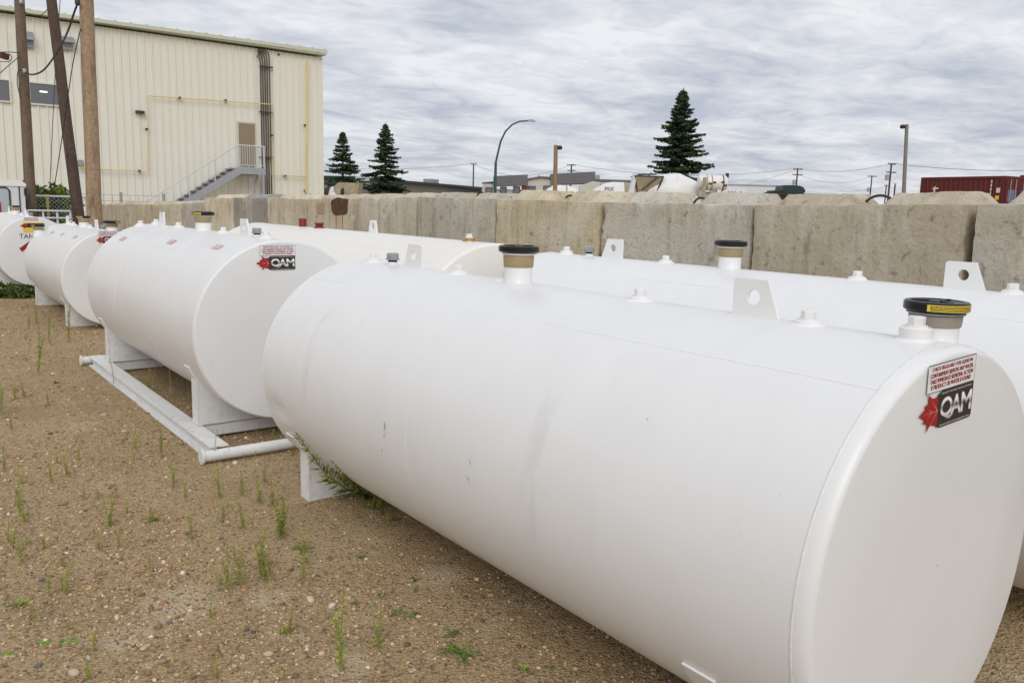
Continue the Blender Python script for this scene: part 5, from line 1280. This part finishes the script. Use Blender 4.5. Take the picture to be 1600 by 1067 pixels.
# ------------------------------------------------------------------ weeds
G1, G2, G3 = s2l(172,174,92), s2l(138,152,74), s2l(196,190,122)
def weed_mesh(kind, seed):
    g = random.Random(seed); V_, F_, T_ = [], [], []
    def leaf(p, d, w_, col, bend=.25):
        d = Vector(d); sdv = d.cross(Vector((0,0,1)))
        if sdv.length < 1e-6: sdv = Vector((1,0,0))
        sdv = sdv.normalized()*w_; k = len(V_); mid = p+d*.5+Vector((0,0,d.length*bend*.3)); tip = p+d-Vector((0,0,d.length*bend))
        V_.extend([p, mid-sdv, tip, mid+sdv]); F_.append((k, k+1, k+2, k+3)); T_.extend([col]*4)
    def stem(pts, r_, col):
        for i in range(len(pts)-1):
            k = len(V_); a, b_ = pts[i], pts[i+1]
            for q in (a, b_):
                for t in range(3): V_.append(q+Vector((math.cos(2.1*t), math.sin(2.1*t), 0))*r_)
            for t in range(3): F_.append((k+t, k+(t+1) % 3, k+3+(t+1) % 3, k+3+t))
            T_.extend([col]*6)
    if kind in ('stalk', 'thin', 'dry'):
        ns_ = {'stalk': 2, 'thin': 1, 'dry': 3}[kind]
        for s_ in range(ns_):
            b0 = Vector((g.uniform(-.06,.06), g.uniform(-.06,.06), 0))*(s_ > 0); hh = 1 if s_ == 0 else g.uniform(.45, .85); ln = Vector((g.uniform(-.12,.12), g.uniform(-.12,.12), 0))
            pts = [b0+ln*(t*t)*hh+Vector((0,0,hh*t)) for t in np.linspace(0, 1, 6)]
            base = {'stalk': G1, 'thin': G3, 'dry': s2l(184,172,104)}[kind]
            stem(pts, .010, tuple(c*.8 for c in base)); nl = {'stalk': 46, 'thin': 26, 'dry': 30}[kind]
            for i in range(nl):
                t = .08+.92*i/nl; p = b0+ln*(t*t)*hh+Vector((0,0,hh*t)); a = i*2.4+g.uniform(-.4,.4); le = (.13 if kind != 'thin' else .09)*(1-.55*t)*g.uniform(.6,1.3)
                col = tuple(c*g.uniform(.65,1.3) for c in (base if g.random() < .7 else G2))
                leaf(p, Vector((math.cos(a)*le, math.sin(a)*le, le*g.uniform(.3, 1.1))), .017, col)
    elif kind == 'tuft':
        for i in range(46):
            a = g.random()*6.3; le = g.uniform(.25, .75); tilt_ = g.uniform(.3, 1.1); col = tuple(c*g.uniform(.6,1.3) for c in (G2 if g.random() < .7 else G1))
            p = Vector((g.uniform(-.25,.25), g.uniform(-.25,.25), 0)); leaf(p, Vector((math.cos(a)*le*math.cos(tilt_), math.sin(a)*le*math.cos(tilt_), le*math.sin(tilt_))), .05, col, .15)
    elif kind == 'broad':
        for i in range(9):
            a = i*.7+g.uniform(-.2,.2); le = g.uniform(.5, 1); col = tuple(c*g.uniform(.8,1.25) for c in s2l(112,150,54))
            d = Vector((math.cos(a)*le, math.sin(a)*le, .25*le)); leaf(Vector((0,0,.01)), d, .13, col, .3)
            for q in (.35, .6, .8): leaf(d*q, Vector((math.cos(a+1)*.22, math.sin(a+1)*.22, .05)), .05, col, .1); leaf(d*q, Vector((math.cos(a-1)*.22, math.sin(a-1)*.22, .05)), .05, col, .1)
    elif kind == 'clump':
        for s_ in range(14):
            a = g.random()*6.3; L_ = g.uniform(.4, 1); pts = [Vector((math.cos(a)*L_*t, math.sin(a)*L_*t, .28*math.sin(t*2.2)*L_)) for t in np.linspace(0,1,5)]; stem(pts, .012, tuple(c*.7 for c in G2))
            for i in range(16):
                t = (i+1)/16; p = Vector((math.cos(a)*L_*t, math.sin(a)*L_*t, .28*math.sin(t*2.2)*L_)); b_ = g.random()*6.3; le = g.uniform(.08,.17); leaf(p, Vector((math.cos(b_)*le, math.sin(b_)*le, le*.6)), .035, tuple(c*g.uniform(.6,1.2) for c in s2l(96,128,46)), .1)
    Vn = np.array([tuple(v) for v in V_]); Fn = np.array(F_)
    return tone_mesh('weed', Vn, Fn, np.array(T_), M['weed'])
WM = {k_: [weed_mesh(k_, 10*i+len(k_)) for i in range(4)] for k_ in ('stalk','thin','dry','tuft','broad','clump')}
WL = {'stalk': 'leafy green weed stalk', 'thin': 'thin pale green weed stalk', 'dry': 'dry yellowish weed cluster', 'tuft': 'small bright green weed tuft', 'broad': 'flat broad leaved weed', 'clump': 'spreading dark green weed clump'}
def region(px, py):
    if py < 560: return 'on the gravel near the far tanks'
    if px < 120: return ('along the far left edge' if py < 640 else 'on gravel at left edge') if py < 900 else 'near the bottom left corner'
    if px < 330: return 'on open gravel left of the skid' if py < 760 else 'on gravel in left foreground'
    if px < 470: return 'on gravel in front of the skid' if py < 860 else 'beside the pale bare patch'
    return 'on dirt below the foreground tank'
WEEDS = []
def weed(px, py, hpx, kind, label=None, lean=0):
    p = at_z(px, py); s_ = hpx*(p-CO).dot(fw)/F_PX
    o = link('weed', WM[kind][random.randrange(4)], None, (p.x, p.y, gz(p.x, p.y)*near_w(p.x, p.y)-.004))
    wf = 1.0 if kind in ('tuft','broad','clump') else min(1.15, max(.75, .24/s_)) ; sx_ = s_*wf
    o.scale = (sx_, sx_, s_) if kind not in ('broad','clump') else (s_*.5, s_*.5, s_*.5); o.rotation_euler = (random.uniform(-.12,.12), random.uniform(-.12,.12)+lean, random.random()*6.28)
    WEEDS.append((o, px, None if label else WL[kind]+' '+region(px, py)))
    tag(o, label or WL[kind], 'weed', 'weeds sprouting from the gravel')
def za(x, y): return (x/2.667, 460+y/2.667)
def zb_(x, y): return (x/3.476, 760+y/3.476)
def zc_(x, y): return (500+x/2.424, 780+y/2.424)
def zd(x, y): return (400+x/3.81, 640+y/3.81)
for (x, y, h_, k_) in ((60,280,130,'thin'),(130,330,170,'thin'),(160,330,210,'stalk'),(195,320,100,'thin'),(30,390,100,'thin'),(65,440,90,'dry'),(100,430,90,'dry'),(165,470,70,'thin'),(290,200,160,'stalk'),(320,230,110,'thin'),(120,150,80,'stalk'),(150,120,80,'stalk'),(230,280,90,'thin'),(260,280,60,'thin'),(400,220,70,'thin'),(235,370,30,'tuft'),(305,400,50,'thin'),(75,140,60,'thin'),(230,150,60,'thin'),
    (675,680,150,'stalk'),(650,720,90,'thin'),(715,700,100,'thin'),(770,750,80,'thin'),(500,720,100,'thin'),(540,770,130,'thin'),(325,690,60,'dry'),(375,690,60,'thin'),(420,700,60,'thin'),(685,790,40,'thin'),
    (215,790,100,'stalk'),(180,850,130,'thin'),(90,790,80,'dry'),(15,740,100,'stalk'),(5,810,70,'thin'),(90,930,130,'stalk'),(245,870,60,'thin'),(355,790,110,'thin'),(350,850,70,'dry'),(410,850,70,'dry'),(490,840,80,'dry'),(455,960,140,'stalk'),(530,910,80,'thin'),(635,940,50,'tuft'),(40,1040,120,'dry'),(185,1060,70,'dry'),(400,1010,50,'thin'),
    (905,790,100,'thin'),(1005,790,110,'thin'),(870,850,90,'thin'),(915,850,130,'stalk'),(950,850,80,'thin'),(930,930,70,'stalk'),(1015,970,130,'thin'),(1175,1020,180,'stalk'),(1255,1060,70,'tuft'),(1070,600,50,'thin')):
    weed(*za(x, y), h_/2.667, k_)
for (x, y, h_, k_) in ((490,1060,165,'stalk'),(510,905,150,'stalk'),(1035,1060,110,'stalk'),(1180,1040,140,'dry'),(1550,1050,220,'thin'),(1245,560,240,'stalk'),(1300,530,250,'stalk'),(1340,500,150,'thin'),(1430,510,300,'stalk'),(1175,550,130,'thin'),(820,460,120,'dry'),(600,220,150,'stalk'),(690,150,80,'dry'),(830,190,80,'stalk'),(110,640,100,'tuft'),(30,630,40,'tuft'),(240,340,100,'dry'),(110,420,140,'stalk'),(70,350,150,'stalk'),(130,190,140,'stalk'),(1540,290,230,'stalk'),(1320,230,170,'stalk'),(1215,160,90,'stalk'),(530,290,70,'thin'),(240,850,110,'broad'),(370,850,130,'broad'),(40,925,110,'broad'),(1550,790,80,'tuft'),(880,410,50,'dry'),(1460,480,180,'dry')):
    weed(*zb_(x, y), h_/3.476, k_)
for (x, y, h_, k_) in ((225,570,160,'stalk'),(40,600,140,'thin'),(150,555,60,'dry'),(130,395,60,'clump'),(295,430,80,'clump'),(350,440,70,'clump'),(770,650,50,'tuft'),(870,640,40,'tuft'),(235,355,40,'tuft'),(360,300,40,'tuft'),(155,210,50,'clump'),(115,480,70,'thin')):
    weed(*zc_(x, y), h_/2.424, k_)
weed(*zc_(75, 660), 310/2.424, 'stalk', 'tallest single weed stalk in the bottom foreground below the big tank')
weed(*zc_(545, 590), 190/2.424, 'clump', 'largest spreading dark green weed clump below the big tank')
weed(*zc_(500, 510), 100/2.424, 'clump')
for (x, y, h_, k_) in ((155,770,260,'stalk'),(45,720,100,'thin'),(45,1000,270,'dry'),(330,740,80,'thin'),(620,870,50,'tuft'),(945,1000,50,'tuft'),(1095,985,30,'tuft'),(600,640,120,'dry'),(690,560,110,'clump'),(760,610,100,'clump'),(820,660,110,'clump'),(880,730,130,'thin'),(650,530,110,'tuft'),(720,580,120,'tuft'),(790,690,110,'stalk')):
    weed(*zd(x, y), h_/3.81, k_)
weed(*zd(275, 915), 225/3.81, 'stalk', 'dark green weed standing in front of the foreground tank saddle')
for k_ in range(85):
    y_ = 530+470*random.random()**.8; weed(random.uniform(2, 480-max(0, 640-y_)*1.6 if y_ < 720 else 520), y_, random.uniform(22, 52), random.choice(('thin','thin','dry','stalk')))
# two long stems leaning on the far saddle of the foreground tank
def leaner(label, pts, seed, tipcol, nl, le0):
    g = random.Random(seed); V_, F_, T_ = [], [], []; b0 = pts[0]
    P0 = [p-b0 for p in pts]; fine = []
    for i in range(len(P0)-1):
        for k_ in range(6): fine.append(P0[i].lerp(P0[i+1], k_/6))
    fine.append(P0[-1]); mb = MB().tube(fine, .0045, 5, True, .002); V_ += [Vector(v) for v in mb.v]; 
    quads = [f for f in mb.f if len(f) == 4]; F_ += quads; T_ += [s2l(88,104,44)]*len(mb.v)
    for i in range(nl):
        t = .04+.96*i/nl; q = t*(len(fine)-1); a = fine[int(q)]; b_ = fine[min(int(q)+1, len(fine)-1)]; p = a.lerp(b_, q-int(q)); d = (fine[-1]-fine[0]).normalized()
        an = g.random()*6.3; u = d.cross(Vector((0,1,0))).normalized(); v_ = d.cross(u); le = le0*(1-.7*t)*g.uniform(.6,1.3)
        dv = (u*math.cos(an)+v_*math.sin(an))*le+d*le*g.uniform(.3,1.0); sdv = dv.cross(Vector((g.uniform(-1,1),g.uniform(-1,1),g.uniform(-1,1)))).normalized()*.006
        col = np.array(s2l(84,112,40))*(1-t)+np.array(tipcol)*t; k_ = len(V_); V_.extend([p, p+dv*.5-sdv, p+dv, p+dv*.5+sdv]); F_.append((k_,k_+1,k_+2,k_+3)); T_.extend([tuple(col*g.uniform(.65,1.3))]*4)
    me = tone_mesh('weed', np.array([tuple(v) for v in V_]), np.array(F_), np.array(T_), M['weed']); tag(link('weed', me, None, b0), label, 'weed', 'weeds sprouting from the gravel')
xs_ = X1-.425-.03
g_ = at_z(*zd(600, 500))
leaner('long leafy green weed leaning across the foreground tank saddle', [at_z(*zd(600,500)), at_X(*zd(520,460), 1.80), at_X(*zd(430,400), 1.735), at_X(*zd(345,290), 1.69), at_X(*zd(235,135), 1.65)], 2, s2l(150,140,70), 105, .085)
leaner('yellow tipped weed leaning on the foreground tank beside the leafy one', [at_z(*zd(640,510)), at_X(*zd(590,440), 1.80), at_X(*zd(520,360), 1.735), at_X(*zd(452,288), 1.69)], 5, s2l(160,120,60), 230, .045)
order_labels(WEEDS); order_labels(STONES)
